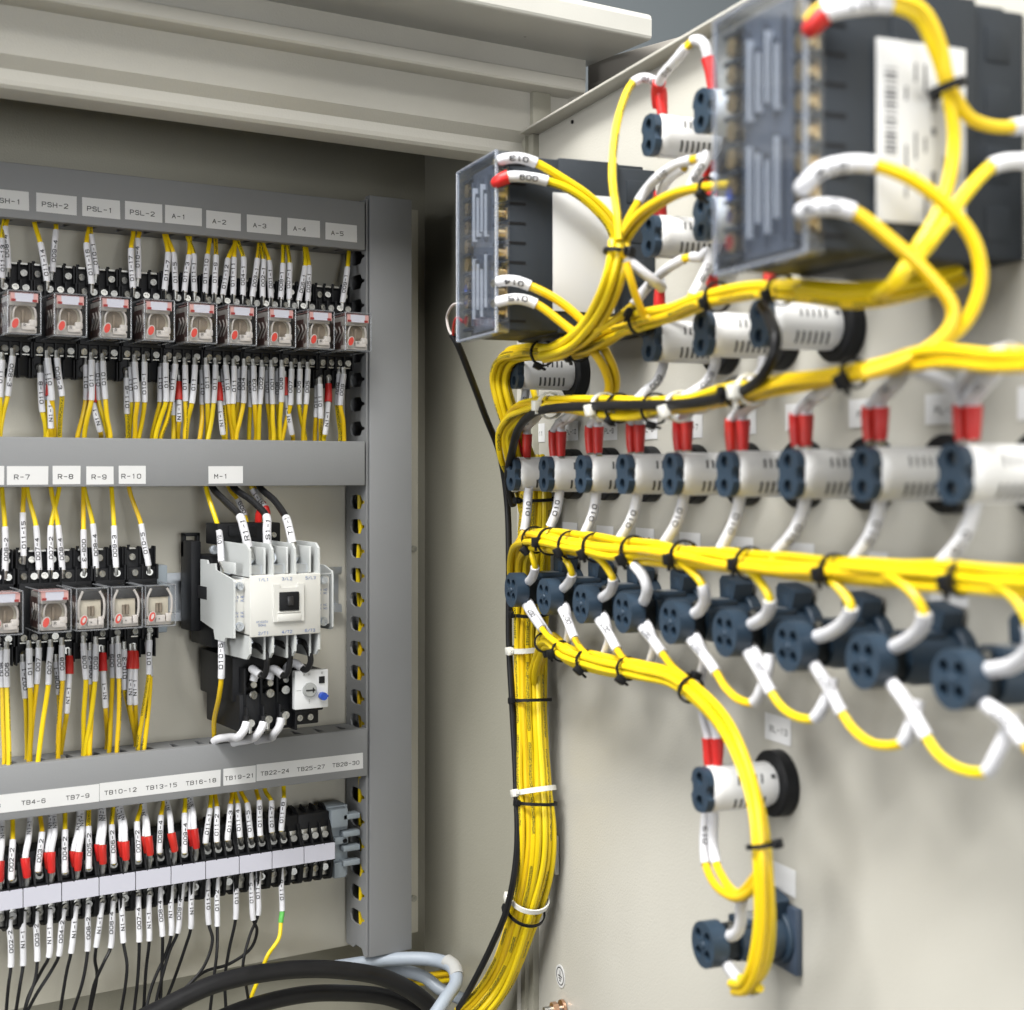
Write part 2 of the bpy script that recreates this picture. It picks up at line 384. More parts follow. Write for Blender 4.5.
# tie band round a bundle
def tie(path, s, R, m=BLACK, head=0, parent=None, origin=None, w=2.2, hs=1.0, squash=1.0):
    L = clen(path); c = at(path, L, s); a = (at(path, L, s + 2) - at(path, L, s - 2)).normalized()
    tilt = V((random.uniform(-.12, .12), random.uniform(-.12, .12), random.uniform(-.12, .12))); a = (a + tilt).normalized()
    toc = (-c - a * (-c).dot(a)).normalized(); y = a.cross(toc)
    mb = MB(); n = 28; vs = []; fs = []
    for k in range(n):
        t = 2 * math.pi * k / n; d = toc * math.cos(t) + y * math.sin(t)
        for rr, ww in ((R, -w / 2), (R + 1.1, -w / 2), (R + 1.1, w / 2), (R, w / 2)): vs.append(c + d * rr + a * ww)
    for k in range(n):
        k2 = (k + 1) % n
        for j in range(4): fs.append((k * 4 + j, k * 4 + (j + 1) % 4, k2 * 4 + (j + 1) % 4, k2 * 4 + j))
    mb.add(vs, fs)
    d = toc * math.cos(head) + y * math.sin(head); tg = -toc * math.sin(head) + y * math.cos(head)
    Mx = Matrix((tg, a, d)).transposed().to_4x4(); Mx.translation = c + d * (R + 1.6 * hs)
    b2 = MB().box(-2.6 * hs, -2.2 * hs, -2 * hs, 2.6 * hs, 2.2 * hs, 2 * hs, .6)
    b2.box(2.4 * hs, -1.1, -.6, (4 + random.random() * 2) * hs, 1.1, .6)
    mb.add([Mx @ q for q in b2.v], b2.f)
    return mb.build('cable_tie', m, parent, origin)

def hexoff(N, r):
    rr = random.Random(N * 7 + 1); c = [V((rr.uniform(-1, 1), rr.uniform(-1, 1))) * r * N ** .5 for _ in range(N)]
    for it in range(160):
        for a in c: a *= .985
        for _ in range(3):
            for i in range(N):
                for j in range(i):
                    d = c[i] - c[j]; L = d.length
                    if L < 1.96 * r:
                        d = d / L if L > 1e-5 else V((1, 0)); q = d * (1.96 * r - L) * .5; c[i] += q; c[j] -= q
    m = sum(c, V((0, 0))) / N; c = [(a.x - m.x, a.y - m.y) for a in c]
    return c, (max(math.hypot(*p) for p in c) + r if N > 1 else r)
def bundle(label, pts, N, r, ties=(), group=None, twist=.5, name='wire_bundle', wob=.5, pr=.35, flat=1.0, sub_=6, cat='wire bundle', keep=None):
    path = spline(pts, sub_); fr = frames(path); L = clen(path); o3 = path[0]
    root = thing(name, label, cat, o3, 0, group)
    offs, R = hexoff(N, r)
    if keep is not None: offs = sorted(offs, key=lambda q: q[0] ** 2 + q[1] ** 2)
    for k, (ox, oy) in enumerate(offs):
        ph = random.random() * 6; pth = []; end = 1e9
        if keep is not None and k >= keep: end = L[-1] * (.42 + .5 * (N - k) / (N - keep + 1))
        ox0, oy0 = ox, oy
        for i, p in enumerate(path):
            if L[i] > end: break
            g = min(1, max(.12, (end - L[i]) / 45)); ox, oy = ox0 * g, oy0 * g
            a = twist * L[i] / 100; ca, sa = math.cos(a), math.sin(a)
            x = (ox * ca - oy * sa) + wob * math.sin(L[i] / 26 + ph) + .3 * math.sin(L[i] / 9 + ph * 3); y = (ox * sa + oy * ca) * flat + wob * math.cos(L[i] / 31 + ph * 1.7)
            pth.append(p + fr[i][1] * x + fr[i][2] * y)
        MB().tube(pth, r, 9, rot=random.random() * 6.28).build('wire', YELP if random.random() < pr else YEL, root, o3)
    for t in ties:
        f, m, hd = t[0], t[1], t[2]
        Rt = R
        if keep is not None and f > .5: Rt = R + (math.sqrt(keep / N) * R * 1.04 - R) * min(1, (f - .5) / .35)
        tie(path, L[-1] * f, Rt * .96 * (t[3] if len(t) > 3 else 1.0), m, hd, root, o3, hs=(t[4] if len(t) > 4 else 1.0), w=2.2 * (1.6 if m is NYLON else 1))
    return root, path, R

# shared small part: cross-slot screw facing -Y, centred on the origin
_scr = {}
def screw(parent, x, y, z, r=2.5, m=STEEL, name='screw'):
    k = (r, m.name)
    if k not in _scr:
        b = MB(); a = r * .62; t = r * .2
        cross = [(-t, -a), (t, -a), (t, -t), (a, -t), (a, t), (t, t), (t, a), (-t, a), (-t, t), (-a, t), (-a, -t), (-t, -t)]
        b.plate(circ(0, 0, r, 18), [cross], .7, Matrix.Translation((0, -.75, 0)) @ M_XZ)
        b.cyl((0, -.5, 0), (0, .8, 0), r * .98, n=18)
        o = b.build(name, m); _scr[k] = o.data; bpy.data.objects.remove(o)
    o = bpy.data.objects.new(name, _scr[k]); COL.objects.link(o); o.parent = parent
    o.location = V((x, y, z)) * S; o.rotation_euler = (random.uniform(-.4, .15), random.random() * 3, random.uniform(-.3, .3)); return o

# ================================================================== SETTING AND CABINET
b = MB(); b.box(-3000, 2600, -1500, 6000, 2620, 3500); structure(b.build('wall', FARWALL))
b = MB(); b.box(-4000, -3000, -1420, 6000, 2620, -1400); structure(b.build('floor', mat('floor_paint', (.045, .045, .045), .5)))

cab = thing('electrical_cabinet', 'beige steel control cabinet standing open, its door swung out', 'cabinet', (0, 0, 0))
b = MB(); b.box(-420, 1040, -520, 566, 1042, 300); b.build('back_wall', SHADEPAINT, cab)
b = MB(); b.box(565, 886, -520, 568, 1040, 296); b.box(568, 880, -520, 584, 1042, 292, .8); b.build('side_wall', SHADEPAINT, cab)
b = MB(); b.box(-424, 890, -520, -420, 1042, 300); b.build('side_wall', SHADEPAINT, cab)
b = MB(); b.box(-420, 892, -470, 565, 1040, -466); b.build('cabinet_floor', SHADEPAINT, cab)
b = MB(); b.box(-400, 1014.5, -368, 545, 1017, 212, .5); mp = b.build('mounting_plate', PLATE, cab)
b = MB()
for z in (-340, -60): b.cyl((540.5, 1014.6, z), (540.5, 1012.5, z), 2.6, n=12)
b.build('bolt', STEEL, mp)
b = MB()
lint = [(912, 231), (894, 231.2), (890.5, 232), (888.8, 234), (888.6, 237), (889.4, 239.5), (890.6, 243.8), (885.2, 249.6), (884, 251), (884, 280), (880.5, 280.4), (865, 279.4), (862.6, 280), (861.6, 281.5), (861.8, 287), (862.6, 289.4), (864.5, 290.4), (888, 292.5), (888, 296), (912, 296)]
b.ext(lint, -424, 602); b.build('lintel', PAINT, cab, angle=18)
b = MB(); b.box(-424, 888, 296, 621, 1042, 313.5, .6); b.build('top_panel', PAINT, cab)
b = MB(); ev = [(1060, 313), (822.4, 313), (820.8, 313.7), (820, 315.3), (820, 327), (821, 330), (823.6, 331.8), (828, 332.6), (1060, 338)]
b.ext(ev, -430, 631); b.build('roof', ROOFP, cab, angle=12)
b = MB(); b.box(586, 885.5, -520, 604, 1042, 295.5, .8); b.box(604.5, 889, 200, 620, 1042, 295.6, .8); b.build('side_channel', PAINT, cab)
nd = MB(); nd.box(0, -420, -500, 20, 0, 318, 1.5); nd.box(-2, -30, 250, -.2, -4, 300, .5); o = nd.build('cabinet_door', mat('grey_brown_paint', (.30, .28, .25), .45)); o.location = (.634, .905, 0); o.rotation_euler = (0, 0, math.radians(12.4)); tag(o, 'grey brown steel door edge peeping out above the open beige cabinet door', 'cabinet door')

# door panel (hinged on the cabinet, swung out), built in hinge-local coordinates (h, s, z)
drot = Matrix.Rotation(DROT, 4, 'Z'); DW = 760
door = MB()
door.box(-2, 0, -640, 0, DW, 250)
door.box(-1.5, -1.4, -640, 13, .2, 251.4, .5)                 # hinge-side return
door.box(-1.5, .2, 249.4, 13.5, DW, 251.2, .4)                # top return
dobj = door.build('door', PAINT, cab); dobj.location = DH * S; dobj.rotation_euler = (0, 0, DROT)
q = pd(612, 130, 0); h_, s_, z_ = dloc(pd(573, 122, 0))
d2 = MB(); d2.cyl((0, s_, z_), (1.2, s_, z_), 1.3, n=10); d2.build('stud', BLACK, dobj)

# ================================================================== WIRING DUCTS
YF = 976.0
def hduct(label, xl, xr, z0, z1, tags):
    t = thing('wiring_duct', label, 'wiring duct', ((xl + xr) / 2, 1014, z0), 0, 'grey wiring ducts'); o = V(((xl + xr) / 2, 1014, z0))
    b = MB(); b.box(xl, YF - 1.6, z0, xr, YF, z1, .6); b.box(xl, YF, z1 - 1.6, xr, YF + 5, z1); b.box(xl, YF, z0, xr, YF + 5, z0 + 1.6); cv = b.build('cover', DUCT, t, o)
    b = MB(); b.box(xl, 1011, z0 + 1.8, xr, 1013.6, z1 - 1.8); b.build('base', DUCT, t, o)
    x = xr - 12; holes = []
    while x > xl + 6:
        holes.append([(x - 2.2, 984), (x + 2.2, 984), (x + 2.6, 979), (x + 5.6, 979.5), (x + 6.4, 983), (x + 5.5, 989), (x + 2.6, 992), (x + 1.1, 1004), (x - 1.1, 1004), (x - 2.6, 990)]); x -= 18.7
    for z, nm in ((z1 - 2.6, 'top_wall'), (z0 + 2.6, 'bottom_wall')):
        b = MB(); b.plate([(xl, YF + .4), (xr, YF + .4), (xr, 1010.8), (xl, 1010.8)], holes, 1.6, Matrix.Translation((0, 0, z))); b.build(nm, DUCT, t, o)
    for txts, x0, x1, za, zb, sz in tags:
        b = MB(); a = random.uniform(-.006, .006); j = random.uniform(-.5, .5)
        cx, cz = (x0 + x1) / 2, (za + zb) / 2 + j; Mx = Matrix.Translation((cx, YF - 1.72, cz)) @ Matrix.Rotation(a, 4, 'Y') @ M_XZ
        w2, h2 = (x1 - x0) / 2, (zb - za) / 2
        b.plate([(-w2, -h2), (w2, -h2 + random.uniform(-.2, .2)), (w2 + random.uniform(-.3, .3), h2), (-w2, h2)], (), .18, Mx)
        lb = b.build('label', LABEL, t, o)
        b = MB()
        for tx, ox in txts:
            Mt = Mx @ Matrix.Translation((ox, -1.0, .12)); b.text(tx, sz, Mt, 1.28, .014)
        b.build('lettering', INK, lb, o, smooth=False)
    return t
def xat(u): return py(u, 474, YF).x
tg = []
for t, u0, u1 in (('PSH-1', -12, 28.5), ('PSH-2', 35.6, 76), ('PSL-1', 81.5, 119.5), ('PSL-2', 124.3, 161.5), ('A-1', 164.3, 201), ('A-2', 205.4, 240), ('A-3', 246, 280), ('A-4', 286.5, 319), ('A-5', 324.5, 356)):
    w = xat(u1) - xat(u0); tg.append(([(t, -w / 2 + (.46 if len(t) > 3 else .37) * w)], xat(u0), xat(u1), 174.8, 187.4, 4.1))
hduct('grey slotted wiring duct at the top carrying tags PSH-1 to A-5', -60, 478, 169, 205.5, tg)
tg = []
for t, u0, u1 in (('R-6', -25, 3.5), ('R-7', 6.3, 47.5), ('R-8', 52, 79.6), ('R-9', 85.6, 113), ('R-10', 118, 145), ('M-1', 207.6, 242)):
    w = xat(u1) - xat(u0); tg.append(([(t, -w / 2 + (.36 if t in ('R-7', 'M-1') else .46) * w)], xat(u0), xat(u1), -7, 5.4, 4.1))
hduct('grey slotted wiring duct across the middle carrying tags R-7 to M-1', -60, 478, -8.6, 24.6, tg)
tg = []
for ts_, u0, u1 in ((('TB1-3', 'TB4-6', 'TB7-9'), -36, 98.4), (('TB10-12', 'TB13-15', 'TB16-18'), 98.9, 219.5), (('TB19-21',), 222.5, 254.7), (('TB22-24', 'TB25-27', 'TB28-30'), 255.6, 362)):
    x0, x1 = xat(u0), xat(u1); w = x1 - x0; n = len(ts_); tg.append(([(t, (i + .5) / n * w - w / 2) for i, t in enumerate(ts_)], x0, x1, -222.6, -210.6, 3.7))
hduct('grey slotted wiring duct low down carrying tags TB4-6 to TB28-30', -60, 480, -228, -192.3, tg)

vd = thing('wiring_duct', 'tall upright grey wiring duct with yellow wires showing in its side holes', 'wiring duct', (499, 1014, -367), 0, 'grey wiring ducts'); o = V((499, 1014, -367))
b = MB(); b.box(482, YF - 1.6, -366, 518, YF, 211, .6); b.box(516.4, YF, -366, 518, YF + 6, 211); b.box(482, YF, -366, 483.4, YF + 6, 211); b.build('cover', DUCT, vd, o)
b = MB(); b.box(482, 1011, -366, 517, 1013.6, 208); b.box(515.2, YF + 6.2, -366, 516.6, 1010.8, 208); b.build('base', DUCT, vd, o)
holes = []; z = -358
while z < 186:
    z += 18.7
    holes.append([(979, z - 1), (983, z - 1.5), (986, z - 5.4), (998, z - 5.6), (1002.5, z - 4), (1004, z), (1002.5, z + 4), (998, z + 5.6), (986, z + 5.4), (983, z + 1.5), (979, z + 1)])
b = MB(); b.plate([(YF + .4, -366), (980, -366), (984, -361), (994, -361), (998, -364), (1010.8, -364), (1010.8, 208), (YF + .4, 208)], holes, 1.6, Matrix.Translation((480.6, 0, 0)) @ M_YZ); b.build('slotted_side', DUCT, vd, o)
bundle('yellow wires packed inside the upright duct', [(489, 992, -362), (488, 991, -200), (489, 992, -100), (488, 991, 20)], 10, 1.8, name='wire_bundle', pr=.1, sub_=20, wob=1.6, twist=2.2)

# ================================================================== DIN RAILS
def rail(label, x0, x1, zc):
    b = MB(); b.box(x0, 1006.5, zc + 12.5, x1, 1007.6, zc + 17.5); b.box(x0, 1006.5, zc - 17.5, x1, 1007.6, zc - 12.5)
    b.box(x0, 1007.6, zc + 11.4, x1, 1013, zc + 12.6); b.box(x0, 1007.6, zc - 12.6, x1, 1013, zc - 11.4); b.box(x0, 1013, zc - 12, x1, 1014.2, zc + 12)
    return tag(b.build('mounting_rail', ZINC, None, ((x0 + x1) / 2, 1014, zc)), label, 'rail', 'zinc mounting rails')
rail('zinc mounting rail behind the top row of relays', -60, 476, 104)
rail('zinc mounting rail carrying the white contactor and short relay row', -60, 474, -89)
rail('zinc mounting rail under the black terminal blocks', -60, 476, -276)

# ================================================================== RELAYS AND SOCKETS
def make_socket(w, kind):
    """local: x 0..w, y measured from the plate at world Y=1014 (negative towards the viewer), z centred"""
    t = thing('relay_socket', 'x', 'relay socket', (0, 0, 0), 0, 'black relay sockets')
    b = MB(); b.box(.2, -24, -38, w - .2, -7, 37, .8); b.box(.4, -30, -24, w - .4, -22, 24, .8); b.box(1, -33, -16, w - 1, -28, 16, .6)
    n = 4 if w > 25 else 2
    for k in range(n + 1):                                       # barriers between the terminals
        x = .8 + k * (w - 1.6) / n
        for z0, z1, y in ((25, 38.4, -27), (15.5, 26, -33), (-26, -15.5, -33), (-39.4, -26, -27)):
            b.box(x - .6, y, z0, x + .6, -20, z1, .25, 1)
    for k in range(n):
        x = .8 + (k + .5) * (w - 1.6) / n
        b.cyl((x - 2.4, -24.5, 37), (x - 2.4, -24.5, 39.6), 1.1, n=8)
    b.build('body', BLACK, t)
    for k in range(n):
        x = .8 + (k + .5) * (w - 1.6) / n
        screw(t, x, -30.8, 20.4, 2.3); screw(t, x, -30.8, -20.6, 2.3)
        if k != 2 or n == 2: screw(t, x, -24.6, 31, 2.3)
        if k in (0, 1): screw(t, x + 1, -24.6, -31.5, 2.4)
    for tier in (0, 1):
        b = MB()
        for k in range(n):
            x = .8 + (k + .5) * (w - 1.6) / n
            if tier: b.box(x - 2.3, -30.6, -24.4, x + 2.3, -30, -23.6)
            else: b.box(x - 2.2, -26, 36.6, x + 2.2, -22.5, 37.8)
        b.build('clamp', STEEL, t)
    return t
def make_relay(kind):
    t = thing('plug_in_relay', 'x', 'relay', (0, 0, 0), 0, 'clear cased plug-in relays'); w, d, h = 20.6, 36, 27.6
    b = MB(); b.m(0)
    b.box(0, 0, 0, w, d, h)
    b.m(1); e = .85
    for x in (0, w):
        for z in (0, h): b.box(x - e / 2 - .05, -.1, z - e / 2, x + e / 2, d, z + e / 2, .3, 1)
        b.box(x - e / 2, -.45, .3, x + e / 2, .5, h - .3, .25, 1)
    for z in (0, h): b.box(.3, -.5, z - e / 2, w - .3, .5, z + e / 2, .25, 1)
    b.box(-.3, 17, 11, -.05, 19, 15); cv = b.build('clear_cover', [CLR, EDGE], t)
    if kind == 0:
        b = MB(); b.m(0); b.box(1.6, .7, 20.6, w - 1.6, 1.1, 26.3); b.box(1.6, 1.2, 26.1, w - 1.6, 24, 26.5); b.m(1); b.box(4.4, .5, 20.7, w - 4.6, .68, 26.2)
        b.m(2); b.box(2.2, .42, 20.9, 5, .6, 22.4); b.box(w - 5.2, .42, 20.9, w - 2.4, .6, 22.4); b.build('label', [PINK, LILAC, DRED], t)
        b = MB(); b.m(0); b.cyl((11.4, 6, 11.5), (11.4, 30, 11.5), 7.7, n=28); b.m(1); b.cyl((10.6, 5.4, 13), (10.6, 6.1, 13), 5.6, n=24); b.box(9.4, 4.2, 7.5, 11.2, 5.6, 16, .3); b.build('coil', [COIL, BROWN], t)
        b = MB(); b.box(3.6, 9, 1, w - 1.6, 33, 20.4, .6); b.box(2, 3, 18.4, w - 2, 30, 25.6, .6); b.box(2, 2.5, 1, w - 2, 30, 4.6, .5); b.box(8.6, 1.4, 2.8, 17.6, 4, 7.2, .5); b.box(13.5, 1.2, 5, 18.6, 3.6, 9.6, .8)
        b.tube(spline([(17.4, 5, 6), (18.3, 4, 12), (17.2, 4, 17), (13.5, 5, 20)]), .8, 8); b.tube(spline([(5, 5, 7), (4.2, 4, 12), (5.2, 4, 17), (8, 5, 19.6)]), .6, 8); b.build('frame', COILW, t)
    else:
        b = MB(); b.m(0); b.box(3.2, 4, 5, w - 3.4, 30, 20, .8); b.m(1); b.box(2.6, 3, 19.6, w - 3, 32, 26.3, .6); b.m(2); b.cyl((9, 3.2, 9), (9, 3.2, 15.5), 1.1, n=10); b.cyl((11.4, 3.2, 9), (11.4, 3.2, 15.5), 1.1, n=10); b.build('coil', [COIL, mat('relay_black', (.03, .03, .033), .5), BROWN], t)
        b = MB(); b.box(2.6, 12, .8, w - 2, 33, 19, .6); b.box(2, 2.5, .8, w - 2, 30, 4.4, .5); b.box(7.4, 1.2, 2.6, 14, 4, 7.4, .5); b.box(14.6, 1, 2.8, 18.2, 4, 8.4, .5)
        for s_ in (2.3, w - 2.3): b.tube(spline([(s_, 2.6, 7), (s_ + (.5 if s_ > 9 else -.5), 2.2, 14), (s_, 2.2, 20), (s_ + (2.6 if s_ < 9 else -2.6), 3, 25.4)]), .85, 8)
        b.build('frame', COILW, t)
    b = MB()
    for k in range(3): b.tube(spline([(1.2, 7 + 7 * k, 18), (.9, 5 + 6 * k, 14), (1.2, 10 + 6 * k, 10), (1.6, 14 + 6 * k, 7)]), .55, 7)
    b.build('contact_lead', COILW, t)
    b = MB(); b.box(1.6, 12, 2, 4.2, 31, 22, .4); b.build('contact_block', mat('contact_dark', (.085, .045, .040), .5), t)
    b = MB(); b.m(0); Mr = Matrix.Translation((4.6, .55, 6.6)) @ Matrix.Rotation(.35, 4, 'Y') @ M_XZ
    el = lambda a, c: [(a * math.cos(i / 22 * 6.283), c * math.sin(i / 22 * 6.283)) for i in range(22)]
    b.plate(el(2.6, 3.9), (), .5, Mr); b.m(1); b.plate(el(1.9, 3.2), (), .6, Matrix.Translation((0, -.35, 0)) @ Mr)
    if kind: b.m(0); b.plate(el(.9, 1.9), (), .3, Matrix.Translation((.2, -.75, .2)) @ Mr)
    b.build('button', [COILW, REDB], t)
    b = MB(); b.text('R', 2.2, Matrix.Translation((10.6, .5, 5.8)) @ M_XZ, 1.2, .02) if kind == 0 else b.box(9.4, 1, 4.6, 10.2, 1.18, 5.4); b.build('lettering', INK, t, smooth=False)
    return t
TAGS = ['PSH-1', 'PSH-2', 'PSL-1', 'PSL-2', 'A-1', 'A-2', 'A-3', 'A-4', 'A-5']
sk = make_socket(29.3, 0); rl = make_relay(0)
X1 = [448 - 29.6 * (8 - i) for i in range(9)]
for i, t in enumerate(TAGS):
    place(sk, (X1[i] - 5.2, 1014, 104), f'black screw terminal socket below the tag {t}', i == 0)
    place(rl, (X1[i] - .3 + random.uniform(-.3, .3), 945, 90), f'clear cased relay with pink label plugged in below the tag {t}', i == 0, random.uniform(-.012, .012))
X2 = [199.6, 230.2, 254.2, 277.2, 300]
T2 = ['R-6', 'R-7', 'R-8', 'R-9', 'R-10']
for i in (0, 1):
    lb = ['cut off by the picture edge, before the tag R-7', 'below the tag R-7'][i]
    place(sk, (X2[i] - 5, 1014, -89), f'black wide screw terminal socket {lb}', False)
    place(rl, (X2[i], 945, -102.8), f'clear cased relay with pink label {lb}', False, random.uniform(-.012, .012))
sk2 = make_socket(22.6, 1); rl2 = make_relay(1)
for i in (2, 3, 4):
    place(sk2, (X2[i] - 1.4, 1014, -89), f'narrow black screw terminal socket below the tag {T2[i]}', i == 2)
    place(rl2, (X2[i] + .2, 945, -102.8), f'clear cased relay without label, beige coil, below the tag {T2[i]}', i == 2, random.uniform(-.014, .014))
def endclamp(label, x, zc, h=16, w=9):
    t = thing('end_clamp', label, 'end clamp', (x, 1014, zc), 0, 'grey end clamps')
    b = MB(); b.box(0, -18, -h, w, -6, h, 1); b.box(w * .2, -21, -h * .5, w, -17, h * .5, .8); b.build('body', CLAMPG, t); screw(t, w * .6, -21.5, 0, 1.8); return t
endclamp('small grey rail clamp beside the last top relay', 470, 96, 14, 6)
endclamp('small grey rail clamp beside the last short-row relay', 323.5, -89, 24, 9)

# ================================================================== TERMINAL BLOCKS
TP = 25.1
def make_tb():
    t = thing('terminal_block', 'x', 'terminal block', (0, 0, 0), 0, 'black three-pole terminal blocks')
    b = MB(); b.box(.15, -30, -27, TP - .15, -7, 22, .6); b.box(.15, -38, -12.6, TP - .15, -28, .8, .5)
    for k in range(4):
        x = k * (TP - 1.2) / 3 + .6; th = .62
        prof = [(-7, -30), (-24, -30.5), (-33, -28), (-35, -26), (-37.8, -13), (-40, -12.8), (-40, 1.2), (-37.6, 1.4), (-31, 15), (-28, 17.5), (-23, 24), (-20, 25.5), (-14, 26), (-12, 22), (-7, 22)]
        vs, fs = filled(prof, (), th * 2 + (.5 if k in (0, 3) else 0)); b.add([V((x, 0, 0)) + (M_YZ @ q) for q in vs], fs)
    b.build('body', BLACK, t)
    nt = []
    for k in range(3):
        x0 = k * TP / 3; nt += [(x0 + .5, 0), (x0 + .5, .5), (x0 + 7.8, .5), (x0 + 7.8, 0)]
    pr = [(.3, -11.6), (TP - .3, -11.6), (TP - .3, .2)] + [(x, z + .2) for x, z in nt[::-1]] + [(.3, .2)]
    b = MB(); b.plate(pr, (), 1.0, Matrix.Translation((0, -40.5, 0)) @ M_XZ); b.build('marker_strip', LILAC, t)
    for k in range(3):
        x = .6 + (k + .5) * (TP - 1.2) / 3
        b = MB(); b.box(x - 2.8, -31, 3, x + 2.8, -30, 11, .3); b.box(x - 2.8, -31, -25, x + 2.8, -30, -14, .3); b.build('contact_plate', STEEL, t)
        screw(t, x, -32.4, 6, 2.5); screw(t, x, -32.4, -18.5, 2.5)
    return t
tb = make_tb()
XT = [452.8 - TP * (10 - i) for i in range(10)]
for i in range(10):
    place(tb, (XT[i], 1014, -275), f'black three-pole terminal block with blank white marker under tag TB{3*i+1}-{3*i+3}', i == 0)
ec = thing('end_clamp', 'stepped grey rail clamp closing the terminal block row', 'end clamp', (453.2, 1014, -275), 0, 'grey end clamps')
b = MB(); b.box(0, -26, -30, 17, -8, 24, 1); b.box(0, -33, 9, 14, -24, 23, 1); b.box(4, -30, -30, 14, -24, -18, 1)
for z in (16, 3, -8, -19): b.box(10, -33, z - 2, 24, -24, z + 2.2, .6)
b.box(4, -31, -4, 15, -25, 1, .5); b.build('body', CLAMPG, ec); screw(ec, 12, -31.5, -2, 1.6, BLACK)

# ================================================================== CONTACTOR
ct = thing('contactor', 'cream white contactor with dark square centre on the zinc rail', 'contactor', (385, 1014, -89)); CO = V((385, 1014, -89))
b = MB(); b.box(353, 962, -122, 424, 1006, -58, 1); b.box(345.5, 984, -112, 353, 1006, -48, .8); b.box(345.5, 1000, -60, 347.6, 1006, -43, .4); b.box(355.6, 1000, -60, 358, 1006, -43, .4); b.box(345.5, 1000, -45, 358, 1006, -42.6, .4); b.build('base', BLACK, ct, CO)
b = MB(); b.box(350.6, 966, -88.4, 352, 990, -79.4); b.build('latch', mat('latch_black', (.02, .02, .022), .5), ct, CO)
b = MB(); b.box(359, 906, -109.8, 410.8, 962, -68.4, .9); b.build('front_cover', IVORY, ct, CO)
b = MB(); b.box(352, 916.5, -105, 359.4, 962, -71.5, .5); b.build('auxiliary_contact', IVORY, ct, CO)
b = MB(); b.box(410.4, 918.5, -105, 423, 962, -71.5, .5); b.build('auxiliary_contact', IVORY, ct, CO)
# wings: thin side plates round the auxiliary contacts
def sideplate(x, prof, th, m, name='side_plate'):
    b = MB(); vs, fs = filled(prof, (), th); b.add([V((x, 0, 0)) + (M_YZ @ q) for q in vs], fs); return b.build(name, m, ct, CO)
sideplate(351.4, [(979, -60.5), (966, -60.5), (964.5, -63), (950, -62), (949, -66.5), (917, -71), (914.5, -72.5), (914.5, -110.5), (930, -111.5), (932, -114.5), (950, -114.5), (953, -108), (979, -104), (979, -87.5), (968, -87.5), (968, -80), (979, -80)], 1.4, IVGREY)
sideplate(424.3, [(962, -64), (930, -64.5), (917, -68), (916, -70), (916, -107), (918, -109), (962, -110)], 1.4, IVGREY)
for x, dz in ((359.8, 0), (376, 0), (392.4, 0), (410, 0)):        # barriers above and below
    sideplate(x, [(962, -47), (913, -47.5), (908, -51), (907.2, -70), (962, -70)], 1.6, IVGREY, 'barrier')
    sideplate(x, [(962, -126), (912, -125), (907.4, -121), (907.2, -108), (962, -108)], 1.6, IVGREY, 'barrier')
for zz in ((-68, -50), (-126, -110)):
    b = MB(); b.box(360.6, 940, zz[0], 409.2, 962, zz[1], .5)
    for x in (366.6, 383, 400): b.box(x + 4.6, 912, zz[0], x + 6.2, 940.4, zz[1], .3)
    b.build('terminal_base', IVGREY, ct, CO)
for x in (364.8, 381.2, 397.6):
    b = MB(); b.cyl((x + 1.5, 930, -58), (x + 1.5, 928, -58), 4.6, n=20); b.cyl((x + 1.5, 928, -58), (x + 1.5, 926, -58), 3.6, n=16); b.box(x - 3, 915, -68.2, x + 7, 940, -62); b.build('terminal', ZINC, ct, CO)
    b = MB(); b.cyl((x + 1.5, 930, -117), (x + 1.5, 927, -117), 4.2, n=16); b.build('terminal', ZINC, ct, CO)
for x in (366.3, 382.7, 399.1): screw(ct, x - 385, 925.2 - 1014, -58 + 89, 2.8, ZINC); screw(ct, x - 385, 926 - 1014, -117 + 89, 2.8, ZINC)
for x, y, z in ((355.4, 915.6, -76), (355.4, 915.6, -103), (418, 917, -74), (418, 917, -103), (356.5, 938, -66), (353.5, 958, -53)):
    b = MB(); b.cyl((x, y + 3, z), (x, y, z), 3.2, n=16); b.build('washer', ZINC, ct, CO); screw(ct, x - 385, y - .6 - 1014, z + 89, 2.5, ZINC)
b = MB(); b.box(352.4, 917, -67.6, 353.6, 944, -60, .2); b.box(358.2, 917, -80, 358.9, 944, -70, .2); b.box(412, 917, -70, 423.4, 917.6, -69.2); b.build('terminal_wall', IVGREY, ct, CO)
b = MB(); b.plate([(-11, -13.5), (11, -13.5), (11, 12), (6.5, 12), (6.5, 9.5), (-6.5, 9.5), (-6.5, 12), (-11, 12)], [rrect(-7.2, -6.6, 7.2, 6.6, .6)], 2.2, Matrix.Translation((386.5, 905.4, -86.6)) @ M_XZ)
b.box(378, 903.6, -100, 395, 905.2, -95, .4); b.box(378.2, 903.8, -94.2, 394.8, 905, -93.2, .2); fr_ = b.build('indicator_frame', IVORY, ct, CO)
b = MB(); b.box(379.6, 903.2, -92.6, 393.6, 906.4, -80.4, .4); b.build('indicator', BLACK, ct, CO)
b = MB(); b.box(384.4, 901.6, -89, 388.8, 903.4, -83, .4); b.build('indicator_slider', mat('slider_black', (.022, .022, .024), .35), ct, CO)
def cttext(t, x, y, z, s): 
    b = MB(); b.text(t, s, Matrix.Translation((x, y, z)) @ M_XZ, 1.1, .004); b.build('lettering', BLUEINK, ct, CO, smooth=False)
for t, x, z in (('1/L1', 368.6, -71.2), ('3/L2', 385.6, -71.2), ('5/L3', 403, -71.2), ('2/T1', 368.6, -107.3), ('4/T2', 385.6, -107.3), ('6/T3', 402.6, -107.3)): cttext(t, x, 905.85, z, 2.6)
